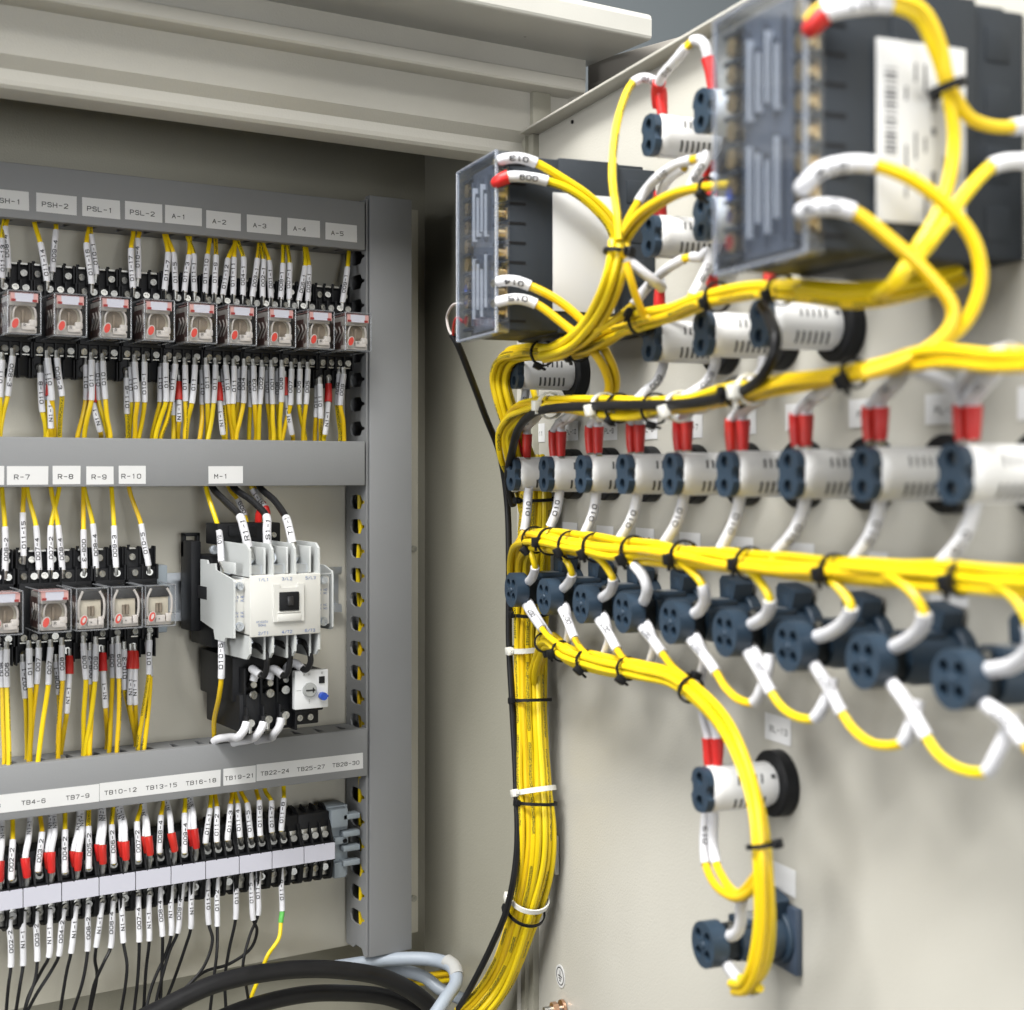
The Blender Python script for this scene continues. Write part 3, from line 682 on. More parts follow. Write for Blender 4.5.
cttext('AC220V', 367.6, 905.85, -99.6, 1.9); cttext('50Hz', 367.6, 905.85, -101.8, 1.9)
for t, z in (('13 NO', -83.2), ('21 NC', -85.6), ('22 NC', -93.8), ('14 NO', -96.2)): cttext(t, 355.7, 916.3, z, 1.9)
for t, z in (('43 NO', -81), ('31 NC', -83.4), ('32 NC', -91.6), ('44 NO', -94)): cttext(t, 417.6, 918.3, z, 1.9)
sb = thing('surge_suppressor', 'flat black suppressor block perched behind the top of the white contactor', 'suppressor', (380, 985, -50))
b = MB(); b.box(-22, -20, 0, 26, 4, 15, 1.2); b.box(-14, -22, 6, 6, -19, 13, .6); b.build('body', BLACK, sb); screw(sb, 20, -20.6, 6, 2)

# ================================================================== OVERLOAD RELAY
ov = thing('overload_relay', 'black overload relay with white dial plate under the white contactor', 'overload relay', (385, 1014, -150)); OO = V((385, 1014, -150))
b = MB(); b.box(360, 941, -158, 402, 1006, -127, 1); b.box(362, 933, -178, 402, 998, -152, 1); b.box(399, 924, -166, 421, 995, -137, 1); b.box(402, 930, -176, 420, 985, -160, 1)
for k in range(4):
    x = 365.6 + k * 12; b.box(x - .8, 931.5, -160, x + .8, 945, -134, .3); b.box(x - .8, 927, -179, x + .8, 945, -160, .3)
b.build('body', BLACK, ov, OO)
b = MB(); b.box(397.4, 919.6, -163.6, 422.6, 925, -136.8, .7); pl = b.build('dial_plate', mat('plate_white', (.70, .71, .71), .45), ov, OO)
b = MB(); b.cyl((408, 919.8, -150.3), (408, 917.6, -150.3), 5.1, n=28); b.cyl((408, 917.7, -150.3), (408, 917, -150.3), 4.3, n=28); dl = b.build('dial', DIALG, ov, OO)
b = MB(); b.box(404.6, 916.7, -150.8, 411.4, 917.05, -149.8); b.box(409.6, 916.7, -152, 410.4, 917.05, -148.6); b.build('pointer', INK, dl, OO)
b = MB(); b.cyl((417.6, 919.8, -155.2), (417.6, 915.4, -155.2), 2.8, n=9); b.box(414.2, 915.8, -156, 421.2, 917.6, -154.4, .3); b.build('reset_button', BLUEB, ov, OO)
b = MB(); b.box(415.4, 919, -146.4, 419.6, 919.9, -141.6); b.build('test_slot', BLACK, ov, OO)
b = MB(); b.text('R', 2, Matrix.Translation((417.6, 919.3, -139.2)) @ M_XZ); b.text('A M', 2, Matrix.Translation((406, 919.3, -139.6)) @ M_XZ, 1.4)
b.box(398.4, 919.4, -150.5, 402, 919.55, -150.1); b.box(407.8, 919.4, -160, 408.2, 919.55, -156.8); b.build('lettering', DIALG, ov, OO, smooth=False)
for x, z in ((371.3, -152.5), (383.5, -152.2), (395.2, -150.6)):
    screw(ov, x - 385, 931 - 1014, z + 150, 2.9); b = MB(); b.cyl((x + .5, 938, z + 6), (x + .5, 931, z + 7), 2.2, n=12); b.build('lug', STEEL, ov, OO)
for x, z in ((367.6, -171), (380.6, -169.4), (393.2, -167.6)):
    screw(ov, x - 385, 926.6 - 1014, z + 150, 2.7); b = MB(); b.cyl((x, 932, z), (x, 927.6, z), 2.6, n=12); b.cyl((x, 928.6, z - 3), (x - .4, 928.4, z - 7), 1.9, n=12); b.build('lug', STEEL, ov, OO)
for x in (405, 413): screw(ov, x - 385, 929.4 - 1014, -171 + 150, 2.2)

# ================================================================== PANEL WIRES
COUNT = {}; JOBS = []
def job(key, base, fn, x=0): JOBS.append((key, base, fn, x))
def run_jobs():
    grp = {}
    for jb in JOBS: grp.setdefault(jb[0], []).append(jb)
    for k, g in grp.items():
        g.sort(key=lambda q: q[3])
        for n, (_, base, fn, x) in enumerate(g):
            fn(base if len(g) == 1 else f'{base}, {ORD[n]} of {["two", "three", "four", "five", "six", "seven"][len(g)-2]} towards the door')
    JOBS.clear()
ym = lambda: YELP if random.random() < .4 else YEL
def rj(a): return V((random.uniform(-a, a), random.uniform(-a, a), random.uniform(-a, a)))
def tag1(x): return TAGS[max(0, min(8, int((x - X1[0] + 6) // 29.6)))]
def tag2(x):
    k = [i for i in range(5) if x >= X2[i] - 5]; return T2[k[-1] if k else 0]
def tb_of(x):
    i = max(0, min(9, int((x - XT[0]) // TP))); return f'TB{3*i+1}-{3*i+3}'

def up_wire(uT, vT, uM, vM, uB, vB, text, zc, rowtag, rev=False):
    B = py(uB, vB, 983)
    if B.z - zc > 29.5: B = py(uB, vB, 988.5)
    T = py(uT, vT, 995); M = py(uM, vM, (B.y + 995) / 2 - 1); mid = M.lerp(B, .5) + rj(.35)
    pts = [T + V((random.uniform(-2, 2), 3, 14)), T, M, mid, B, B + V((0, .6, -5.5))]
    tg_ = rowtag(B.x)
    job((text, tg_, 'u', zc), f'yellow wire sleeved {text} dropping to the socket below tag {tg_}',
        lambda l: wire(l, pts, 1.6, ym(), [(2, 4, text, rev)], (), [(4, 5)], 'yellow wires above the relay sockets', rs=2.15, ts=3.1), B.x)
U1 = '''4.8 216 2 239 2 279 011-13|7 220 5.4 227 8 268.5 008-4|34 221 40.4 243 47 282 011-14|56 224 56 230.5 52.3 272 009-4|89.7 224 86.5 243.5 91.5 284.5 011-16|90.5 225 91 235 96 274.5 010-1|
133.4 231.7 131 249 133 288.5 011-17|139.3 231 138 239 138 278.5 010-4|164 233 168 253 164.5 291 011-7|165.7 233 173.3 253 175.4 291.5 011-5|189.7 234.6 189 255.7 184.4 292 011-3|187.3 234.6 193.8 254.5 194.4 292.6 011-1|
209.8 237.5 207.6 255 205 293.8 011-10|215.5 237.5 216 255.7 214.3 294.4 011-9|236 240 228 259 222.8 295 011-12|234.8 241 234 258 233 295.4 011-11|237.5 240 243.3 257.5 242.8 296 004-1|259.4 241.5 257.5 259 252.3 297 003-1|
260 241.5 263.4 260 262.6 297.6 002-1|263 243 269 261 270.8 298.3 001-1|282.9 244 282.9 264 280.6 299.6 008-1|286.9 244 289.6 263.6 289.2 299.6 007-1|304.3 246.8 305 266.8 298.8 301 006-1|306 246.8 309 266.3 307.7 301.3 005-1|348.9 250 347.5 267.6 342.5 303 009-1'''
for r in U1.replace('\n', '').split('|'):
    p = r.split(); up_wire(*map(float, p[:6]), p[6], 104, tag1)
U2 = '''1.8 489 5 527 5 571 006-2|23.7 489 22.9 512.7 23.7 556 011-15|27.2 489 36 526 39 570 007-4|51 489 58 525.4 62.4 570 008-4|58.9 489 51 526 50.6 570 007-2|83.5 489 83.5 529.8 84.4 568.4 008-3|84.4 489 92.8 524 96 568.4 008-4|111.6 489 114 526 116 567.6 009-3|129.2 489 141 524 148.5 565.8 010-5'''
for r in U2.split('|'):
    p = r.split(); up_wire(*map(float, p[:6]), p[6], -89, tag2, p[6] == '008-3' and float(p[0]) < 84)
run_jobs()

def low_wire(uT, vT, uE, vE, uD, vD, text, row, kind, rev=False):
    """kind: f front, b behind, r red boot"""
    yo = {'f': 0, 'b': 6, 'r': 4}[kind]
    zc = 104 if row == 1 else -89
    Tp = py(uT, vT, 981 + yo + (3 if kind == 'r' else 0)); E = py(uE, vE, 981 + yo + random.uniform(-1, 1))
    if row == 1: D = py(uD, vD, 989 + random.uniform(-4, 4) + yo * .5)
    else:
        d = ray(uD, max(vD, 742)); Y = min(1007, max(979, -192.3 * d.y / d.z)); D = d * (Y / d.y)
    Din = D + V((random.uniform(-2, 2), 2, -14)); tg_ = (tag1 if row == 1 else tag2)(Tp.x)
    top = Tp + V((0, .6, 5))
    if kind == 'r':
        uR, vR = uE, vE; 
        R = py(uT + (uE - uT) * .1, vT + 18, 984); pts = [top, Tp, R, E, E.lerp(D, .35), D, Din] if (E - D).length > 14 else [top, Tp, R, E, D, Din]
        job(('red', tg_, row), f'red booted wire sleeved N1-1 below relay {tg_}',
            lambda l: wire(l, pts, 1.6, ym(), [(2, 3, text, rev)], [(1, 2)], [(0, 1)], 'red booted wires below the relay sockets', rs=2.05, ts=2.9), Tp.x)
    else:
        mid = Tp.lerp(E, .5) + rj(.35); k = E.lerp(D, .5) + rj(.8)
        pts = [top, Tp, mid, E, k, D, Din]
        job((text, tg_, row), f'yellow wire sleeved {text} hanging below relay {tg_}',
            lambda l: wire(l, pts, 1.65, ym(), [(1, 3, text, rev)], (), [(0, 1)], 'yellow wires below the relay sockets', rs=2.15, ts=3.1), Tp.x)
L1 = '''2 360 0 397 -2 437 011 f|12.7 356 7.6 396 0 437 008-3 f 1|40.4 373 42.5 412 46 437 011-8 b|46.5 361 47.6 400 48 437 011 b|47.6 358 52 400 54.6 437 011 f|57 358 62 396 59.7 437 009-3 f 1|86 365 85.7 400 77.4 437 011 b|91.7 360 91.4 400 84.4 437 011 f|98 363 98.4 400 108 437 010 b|102.8 361 105.4 399 110.4 437 010 f|
92 385 100 431 101 437 N1-1 r|50 378 51 428 52 437 N1-1 r|126.5 378 127 413.6 127.8 437 011-6 b|131 367 131.6 402 129 437 011 b|134.8 362 137.3 401.6 134.8 437 011 f|144.3 362 144.5 402 139 437 010-1 f|160.8 367 160 402 152 437 011 b|165.5 363 165.9 401.6 155.7 437 011 f|175.4 364 171 401.6 160.8 437 011 f|
179 382 179 421 178 437 N1-1 r|173 372 173.5 415 173.5 437 011-4 b|185 365 185.5 401 185 437 011 f|194.8 365 191.9 403 186 437 011 f|202.4 370 202 404.7 200 437 011 b|206.2 365 207.5 403 207 437 011 f|215.4 365 213.5 403 208.4 437 011 f|219 383 223 434 224 437 N1-1 r|223.6 369 224.3 405 225.5 437 011 b|225.5 365 228.7 403.5 232.5 437 011 f|233.8 366 233 403.5 235 437 011 f|
239.5 369 238.3 402 234 437 004 b|244.2 366 243.3 403 236.3 437 004 f|250.3 370 250.3 407 249 437 003 b|253.5 366 254.8 404 256 437 003 f|262 367 259.8 404 258.6 437 002 f|267.5 370.5 267.7 403.5 270.6 437 001 b|271.5 367 272.5 404 273.8 437 001 f|277.6 371 277.6 404 278 437 008 b|281.8 367 281.4 402 280 437 008 f|291.6 369 290.3 405 282.7 437 007 f|
285 378 292 434 293 437 N1-1 r|299.8 369 299 404 305 437 006 f|307.7 369 306 404 303 437 005 f|317 385.7 316 417 314.8 437 011 b|320 384 320.8 418 321 437 011 f|328.4 384 325 434 324 437 N1-1 r|339 374 337 405 340.4 437 009 b|343.6 374 340.4 405 344 437 009 f'''
for r in L1.replace('\n', '').split('|'):
    p = r.split(); low_wire(*map(float, p[:6]), p[6], 1, p[7], len(p) > 8)
L2 = '''1.8 650 2.6 687 4.4 763 006 b|6.7 649 7 687 8.8 765 006 f|22.9 661.6 25.5 697.7 27 756.6 007-1 b|29 648 30.2 687 30 759 011 f|38.7 647.5 36.6 683.6 29 759 007 f|50.6 647 48.3 684.5 37.8 762.7 007 f|56 661.6 58.9 694 58 753 008-1 b|61.9 645 62.4 680 58 756.6 008 f|69.4 656 66.8 712.6 61 752 N1-1 r|83.5 643 86 679 83.5 753 008 f|90 650 91.4 684 89.6 754 008-2 b|95.8 644 95 681 85 754 009 f|
102.8 653 105.5 707 107 745 N1-1 r|112.5 644 112.5 677.5 109.3 750 009 b|118 643 119.2 678 117 752 009 f|124 649 124.8 689 136 744 010-3 b|130.5 651 130 704 136 744 N1-1 r|134.9 651 135.4 704 137 744 N1-1 r|147.4 642 150.3 676 144 748 010 b|149.4 640 149 674 138 748 010 f'''
for r in L2.replace('\n', '').split('|'):
    p = r.split(); low_wire(*map(float, p[:6]), p[6], 2, p[7])
run_jobs()

def tb_wire(uT, vT, uM, vM, uB, vB, text):
    B = py(uB, vB, 976.5); T = py(uT, vT, 994); M = py(uM, vM, 984); mid = M.lerp(B, .55) + rj(.3)
    i = max(0, min(29, int((B.x - XT[0]) / (TP / 3)))); tx = XT[0] + (i // 3) * TP + .6 + (i % 3 + .5) * (TP - 1.2) / 3
    tip = V((tx, 980.2, -268)); pts = [T + V((0, 3, 13)), T, M, mid, B, B.lerp(tip, .5), tip]; t = tb_of(B.x)
    job((text, t), f'yellow wire sleeved {text} entering terminal block {t} from above',
        lambda l: wire(l, pts, 1.6, ym(), [(2, 4, text, False)], (), [(4, 6)], 'wires above the terminal blocks', rs=2.15, ts=3.1), B.x)
def tb_red(uT, vT, uR, vR, uB, vB, back=0):
    B = py(uB, vB, 977 + back); T = py(uT, vT, 994); R = py(uR, vR, 976.5 + back); t = tb_of(B.x)
    pts = [T + V((0, 3, 13)), T, T.lerp(R, .5) + rj(.5) + V((0, -3, 0)), R, B, B + V((0, 1.5, -9.5 if not back else -6))]
    job(('red', t), f'white wire with red boot above terminal block {t}',
        lambda l: wire(l, pts, 1.6, YEL, [(0, 3, 'N1-1', False)], [(3, 4)], [(4, 5)], 'red booted wires above the terminal blocks', rs=2.1, ts=3.0), B.x)
for r in '''12.7 822 12.7 840 11.4 879 002-2|40.4 817 42 832.5 38 871 003-2|65 814 65 830 65 872 004-2|88.7 812 88.4 826.6 88.7 868 005-2|113 808 111.7 825 113.7 863 006-2|141.8 804 137 822 138.6 860 007-2|163.4 801 161 815.8 159.5 852.5 008-4|185.3 798 184.5 813.4 184.5 852.5 009-4|211 794 210 808.8 205.6 843 011-1|215 794 216.9 807.2 216.9 841.6 011-2|232.2 791.6 230.6 804.8 227.5 840 011-3|234.5 791.6 237.7 804 240 837 011-4|240.8 790.8 247 803.3 251 837 011-5|256.4 790.8 259.2 801 260.3 835.3 011-6|265 790 271.3 801.3 272 832 011-7|283.8 790 283.8 799 281.4 830.6 011-8'''.split('|'):
    p = r.split(); tb_wire(*map(float, p[:6]), p[6])
for r in '''2 825 0 861 0 881|30 819 25.3 858 27 877|53.9 815 51 852 51.5 872|81.6 812 78.5 852 77.6 870|103 809.5 102 845 103 863.4|120.4 807 125 841.5 126 859.4|144 808 148 836.4 150.2 854.7|166.6 800 171.3 833 174.7 851|190.3 798 194 829 196.3 847.8'''.split('|'):
    tb_red(*map(float, r.split()))
for r in '''51 816 47.5 852 49 868|79.5 812 73.8 851 75 866|100.5 810 98.5 844 100 860|117.5 807 121.5 841 123 856|142 805 145 836 147 852|188 799 190 829 192.6 845'''.split('|'):
    tb_red(*map(float, r.split()), back=4)
run_jobs()

def tb_low(uT, vT, uE, vE, text, path, m=BLACKC):
    Tp = py(uT, vT, 981); E = py(uE, vE, 979); t = tb_of(Tp.x)
    i = max(0, min(29, int((Tp.x - XT[0]) / (TP / 3)))); tx = XT[0] + (i // 3) * TP + .6 + (i % 3 + .5) * (TP - 1.2) / 3
    pts = [V((tx, 981.5, -295)), Tp, Tp.lerp(E, .5) + rj(.4), E]; n = len(path) / 2; yy = 978
    for k in range(0, len(path), 2): yy += random.uniform(-3, 4); pts.append(py(path[k], path[k + 1], yy))
    pts.append(pts[-1] + (pts[-1] - pts[-2]).normalized() * 45)
    c = 'black' if m is BLACKC else 'green and yellow'
    job((text, t, c), f'thin {c} wire sleeved {text} below terminal block {t}',
        lambda l: wire(l, pts, 1.15 if m is BLACKC else 1.5, m, [(1, 3, text, False)], (), [(0, 1)], 'black wires below the terminal blocks', rs=2.1, ts=3.0), E.x)
LOW = [(9.8, 919, 10.9, 967, '002-2', (8.5, 985, 6.3, 1010)), (23.8, 911, 23, 965.5, 'N1-1', (20, 985, 15.8, 1012)), (36.4, 911, 37.3, 961, '003-2', (35, 980, 27, 1003, 24, 1014)), (50, 909, 48.8, 957, 'N1-1', (42, 970, 29, 995, 24, 1012)),
 (64, 909, 58.9, 955.5, '004-2', (53, 968, 36, 995, 27, 1012)), (76, 906, 71, 953, 'N1-1', (67, 970, 60, 1012)), (88, 904.5, 87.6, 951, '006-2', (83, 980, 73, 1012)), (102, 903, 96.2, 947, 'N1-1', (95, 960, 97, 975, 90, 1012)),
 (113, 901, 110.5, 948, '006-4', (104, 962, 94, 985, 89, 1012)), (122, 898, 123.5, 942.6, 'N1-1', (127, 965, 125, 988, 121, 1012)), (138, 896.6, 139.3, 941.7, '007-4', (138, 975, 134, 1012)), (149, 895, 149.3, 940.6, 'N1-1', (146, 970, 143.5, 1012)),
 (159.5, 887, 162.5, 936, '008-4', (162, 965, 160, 1012)), (171.3, 884, 171.3, 935, 'N1-1', (166, 953, 153, 983, 145, 1012)), (183, 882, 177.5, 933, '009-4', (170, 950, 160, 985, 154, 1012)), (192.3, 880.6, 190.8, 928.3, 'N1-1', (186, 945, 172, 985, 161, 1012)),
 (207.2, 874, 208.8, 924.4, '011-1', (212.5, 940, 203, 968, 180, 993, 158, 1014)), (216.9, 873, 217.3, 926, '011-2', (217, 950, 213, 985, 210, 1012)), (236.9, 870, 235.6, 919, '011-4', (229, 950, 225, 978, 226, 1012)),
 (249.4, 865, 253.3, 919.7, '011-5', (257, 930, 251, 948, 229, 964, 204, 972, 190, 985, 184, 1000)), (258.8, 865, 258, 915, '011-6', (250, 935, 243, 965, 246, 985, 250, 1010)), (90, 906, 88.5, 948, '', ()) ]
for a in LOW[:-1]: tb_low(*a)
tb_low(281.4, 865, 282.2, 911, '011-8', (281, 920, 279, 938, 268, 955, 262, 970), YELP)
run_jobs()
# the green stripe of the earth wire: a second conductor colour along its upper part
ew = [o for o in bpy.data.objects if o.get('label', '').startswith('thin green and yellow')][0]
pp = [V(v.co) * 1000 + ew.location * 1000 for v in ew.data.vertices]; pp = [sum(pp[i:i + 10], V((0, 0, 0))) / 10 for i in range(0, len(pp) - 9, 10)]; pp = pp[18:26]; MB().tube(pp, 1.9, 10).build('green_stripe', GRN, ew, ew.location * 1000)

# wires round the contactor
def cw(label, pts, r, m, sl=(), grp=None, rs=None, ts=3.4, fer=(), red=()):
    return wire(label, pts, r, m, sl, red, fer, grp, rs=rs, ts=ts)
G = 'black feed cables of the contactor'
cw('yellow wire in white sleeve marked 010 reaching the contactor from the middle duct', [py(206, 475, 992), py(206, 487, 990), py(218.4, 528, 970), py(220.5, 545, 950), py(221.6, 562, 944), py(225, 571, 938)], 1.75, YEL, [(2, 4, '010', False)], rs=2.3, fer=[(4, 5)])
for nm, a in (('R1-1', ((210, 475, 990), (212.5, 487, 985), (226, 502, 965), (240, 516.6, 940), (244.5, 531, 930), (248.4, 547.6, 926), (251.5, 560, 926))),
              ('S1-1', ((231, 475, 990), (233.7, 487, 985), (251, 500, 965), (266.4, 516.6, 940), (267, 531, 930), (268, 547.6, 926), (273, 560, 926))),
              ('T1-1', ((256, 475, 990), (260, 487, 985), (274, 500, 965), (286, 518, 940), (289.5, 530, 930), (292.5, 542.7, 926), (296, 557, 926)))):
    cw(f'thick black cable in white sleeve marked {nm} feeding the white contactor', [py(*q) for q in a], 2.5, BLACKC, [(3, 5, nm, False)], G, rs=3.0, ts=3.9, fer=[(5, 6)])
cw('yellow wire with white sleeve passing behind the contactor marked 009', [py(227, 475, 998), py(229, 488, 997), py(237, 498.6, 996), py(241.5, 507, 995), py(245, 516, 993), py(249, 530, 985)], 1.6, YEL, [(2, 4, '009', False)], rs=2.1)
cw('white sleeved wire marked N1-1 with red boot reaching the black suppressor block', [py(250, 478, 996), py(252, 489, 995), py(259, 499, 992), py(265, 508, 985), py(267, 516, 980), py(262, 528, 972)], 1.6, YEL, [(1, 3, 'N1-1', False)], rs=2.1, red=[(3, 4)])
cw('red booted white wire dropping onto the black suppressor block', [py(254, 478, 998), py(256, 489, 997), py(262, 503, 995), py(259, 515, 985), py(258, 527, 975)], 1.6, YEL, [(1, 2, '', False)], rs=2.1, red=[(2, 4)])
cw('yellow wire in white sleeve marked 010-6 running down beside the overload relay', [py(222.5, 632, 955), py(221.6, 640, 946), py(221.6, 660, 940), py(221.3, 678, 940), py(219, 697, 948), py(214, 722, 975), py(214.5, 741, 985), py(215, 752, 990)], 1.7, YEL, [(1, 3, '010-6', False)], rs=2.4, fer=[(0, 1)])
for i, (a, c, d) in enumerate((((250.5, 645), (267, 660), (263.5, 676)), ((273, 642), (290, 655), (285.5, 676)), ((296.4, 641), (310.5, 658), (305.5, 670)))):
    tx, tz = ((371.3, -146.5), (383.5, -146.2), (395.2, -144.6))[i]
    pts = [V(py(a[0], a[1], 930)), py(a[0] + 8, a[1] + 2, 918), py(c[0] - 1, c[1] - 5, 914), py(c[0], c[1] + 4, 914), py(d[0], d[1], 918), py(d[0] - 11, d[1] - 7, 927), V((tx + 2, 933, tz + 9)), V((tx, 934, tz))]
    cw(f'short looped black cable below the contactor, {ORD[i]} of three towards the door', pts, 2.1, BLACKC, [(4.3, 6.6, '', False)], 'looped cables below the contactor', rs=2.9)
for i, (a, c, d) in enumerate((((246.6, 722), (245, 734), (230, 737)), ((263.4, 722), (262, 733), (247, 740)), ((281, 718), (280, 731), (270, 738)))):
    A = py(a[0], a[1], 928); Bm = py(c[0] - 1, c[1] - 4, 927); Cm = py(c[0] - 6, c[1] + 2.5, 930); D = py(d[0], d[1], 962)
    cw(f'thick white lead bending from overload relay into low duct, {ORD[i]} of three towards the door', [A + V((.3, .5, 4)), A, Bm, Cm, D, D + V((-6, 16, -5)), V((D.x - 9, 988, -205))], 2.1, BLACKC, [(1, 5, '', False)], 'sleeved leads below the overload relay', rs=2.9)

# ================================================================== CABLES IN THE CABINET BOTTOM
def cable(label, uvs, r, m, Y, cat='cable', grp=None, name='power_cable'):
    pts = [py(u, v, y) for (u, v, y) in uvs]; p = spline(pts, 10)
    return tag(MB().tube(p, r, 20).build(name, m, None, p[0]), label, cat, grp)
cable('thick black cable arching over the cabinet bottom, upper of two', [(120, 1030, 925), (163, 1008, 930), (215, 984, 935), (282, 970.5, 940), (339, 970, 945), (390, 980, 950), (430, 1006, 950), (448, 1035, 950)], 6.3, BLACKC, 0, grp='thick black cables')
cable('thick black cable arching low behind its twin in the cabinet bottom', [(190, 1032, 950), (247, 1008, 955), (300, 995, 960), (340, 993, 965), (390, 998, 968), (425, 1015, 968), (445, 1040, 965)], 6.0, BLACKC, 0, grp='thick black cables')
cable('pale grey cable looping from below the upright duct, with its end turned down', [(335, 967, 990), (395, 959, 975), (435, 960, 955), (453, 968, 935), (456, 982, 925), (446, 998, 918), (430, 1022, 912)], 5.0, GREYC, 0)
cable('pale grey cable lying behind the looped grey cable', [(345, 974, 1000), (396, 970, 988), (424, 977, 972), (441, 990, 960), (470, 1003, 945), (492, 1022, 940)], 4.8, GREYC, 0)
cable('pale grey cable running low towards the door hinge', [(415, 957, 1008), (446, 962, 1000), (466, 985, 985), (486, 1003, 970), (505, 1030, 960)], 4.4, GREYC, 0)
b = MB(); p = spline([py(447, 961.5, 944), py(454, 967, 935), py(457, 976, 928)], 6); b.tube(p, 5.5, 16); tag(b.build('clear_tape', clear('tape', (.9, .9, .88), .4, .2, haze=.5, hcol=(.75, .74, .70)), None, p[0]), 'band of clear tape wound round the bend of the grey cable', 'tape')
bundle('loose yellow wires curling behind the grey cables', [py(395, 985, 1005), py(440, 975, 1003), py(470, 968, 1000), py(492, 962, 985), py(505, 950, 975)], 6, 1.9, wob=3, twist=1.5)

# ================================================================== DOOR EQUIPMENT  (local axes: x = out of the door, y = away from the hinge, z up)
def patch(b, h0, h1, a0, a1, r, slant=0, n=5):
    vs = []; 
    for i in range(n + 1):
        a = a0 + (a1 - a0) * i / n; sh = slant * i / n
        for h in (h0, h1): vs.append((h + sh, r * math.cos(a), r * math.sin(a)))
    b.add(vs, [(2 * i, 2 * i + 1, 2 * i + 3, 2 * i + 2) for i in range(n)])
M_DOOR = Matrix(((0, 0, 1, 0), (1, 0, 0, 0), (0, 1, 0, 0), (0, 0, 0, 1)))
def make_lamp():
    t = thing('indicator_lamp', 'x', 'indicator lamp', (0, 0, 0), DROT, 'white bodied indicator lamps on the door')
    b = MB(); b.lathe((0, 0, 0), (1, 0, 0), [(.2, 16.6), (.8, 17.2), (7.4, 17.2), (8.4, 16.2), (8.4, 12)], 36); b.build('collar', BLACK, t)
    b = MB(); b.lathe((0, 0, 0), (1, 0, 0), [(7, 10.6), (9, 10.6), (9, 11), (41, 11), (43.5, 10.6), (45, 9.6), (45, 8.4)], 40)
    b.box(9, -2.6, 9.8, 44, 2.6, 11.5, .5); b.box(9, -2.6, -11.5, 44, 2.6, -9.8, .5); bd = b.build('body', WHITE, t)
    b = MB()
    for k in range(6):
        h = 15 + 3.4 * k
        patch(b, h, h + 1.4, math.radians(-56), math.radians(-20), 11.1, 1.2)
        if k < 5: patch(b, h + 3, h + 4.2, math.radians(16), math.radians(42), 11.1, -1.0)
        patch(b, h, h + 1.4, math.radians(180 + 20), math.radians(180 + 56), 11.1, 1.2)
    patch(b, 10, 12.6, math.radians(26), math.radians(38), 11.12)
    b.build('vent', mat('vent_dark', (.10, .10, .10), .7), bd)
    pts = []
    for i in range(48):
        a = 2 * math.pi * i / 48; y, z = 8.9 * math.copysign(abs(math.cos(a)) ** .72, math.cos(a)), 11.4 * math.copysign(abs(math.sin(a)) ** .85, math.sin(a))
        if abs(z) < 3.6: y = math.copysign(max(abs(y) - 2.0 * (1 - (abs(z) / 3.6) ** 2) ** .5, 0), y)
        pts.append((y, z))
    b = MB(); b.plate(pts, [circ(0, 5.8, 3.3, 18), circ(0, -5.8, 3.3, 18)], 4.2, Matrix.Translation((47, 0, 0)) @ M_DOOR)
    for z in (5.8, -5.8): b.lathe((0, 0, z), (1, 0, 0), [(48.9, 3.1), (49.5, 3.2), (49.5, 4.0), (48.9, 4.3)], 20) if False else None
    cp = b.build('cap', TEAL, t)
    b = MB(); b.cyl((44.6, 0, 0), (46.2, 0, 0), 8.3, n=24); b.build('cap_recess', TEALD, cp)
    for z in (5.8, -5.8):
        b = MB(); b.cyl((46, 0, z), (46.9, 0, z), 1.9, n=12); b.build('terminal_screw', mat('dull_steel', (.10, .11, .12), .4, metal=.8), cp)
    return t
def make_switch():
    t = thing('selector_switch', 'x', 'selector switch', (0, 0, 0), DROT, 'dark blue selector switches on the door')
    b = MB(); b.lathe((0, 0, 0), (1, 0, 0), [(.2, 14.5), (5.5, 14.5), (6.5, 13.5), (6.5, 10)], 32); b.lathe((0, 0, 0), (1, 0, 0), [(6, 11.5), (24, 11.5), (27, 10.6), (31, 10.2), (31, 6)], 32); b.box(12, -8, 8, 30, 8, 11.6, 1); b.build('body', TEAL, t)
    b = MB(); b.box(28, -6.2, -7, 42, 6.2, 7, 1); b.box(28, -2, -9.6, 42, 2, 9.6, .5); b.build('neck', TEALD, t)
    b = MB(); b.plate(circ(0, 0, 11.7, 40), [circ(y, z, 2.9, 16) for y in (-4.5, 4.5) for z in (-4.5, 4.5)], 9, Matrix.Translation((44.6, 0, 0)) @ M_DOOR)
    b.lathe((0, 0, 0), (1, 0, 0), [(48.9, 2.0), (49.8, 1.6), (50, .6)], 12); b.box(48.8, -4.6, -.5, 49.5, 4.6, .5, .2); b.box(48.8, -.5, -4.6, 49.5, .5, 4.6, .2)
    fc = b.build('face', TEAL, t)
    b = MB(); b.cyl((43, 0, 0), (44, 0, 0), 8, n=20); b.build('face_recess', TEALD, fc)
    b = MB(); b.plate([(-8, 10), (5.5, 10), (8.5, 19.5), (7, 21), (-6, 23.6), (-8.6, 21)], (), 11, Matrix.Translation((8.5, 0, 0)) @ M_DOOR); b.box(2.6, -5, 12, 14.4, 3.6, 19, .8); b.build('latch', TEAL, t)
    b = MB(); b.cyl((35, 0, -8), (35, 0, -11), 1.7, n=12); b.cyl((35, 3, 8), (35, 4, 10.4), 1.7, n=12); b.build('terminal', STEEL, t)
    b = MB(); b.box(15.5, -5, 10.4, 25, 5, 12, .4); b.build('terminal_clip', ZINC, t)
    return t
lamp = make_lamp(); sw = make_switch()
CAPS = [511, 545, 580.6, 621, 668.6, 722.8, 786, 860, 951]
SL = [dloc(pd(u, 474, 49))[1] for u in CAPS]; sp = (SL[-1] - SL[0]) / 8; SL = [SL[0] + sp * i for i in range(9)]
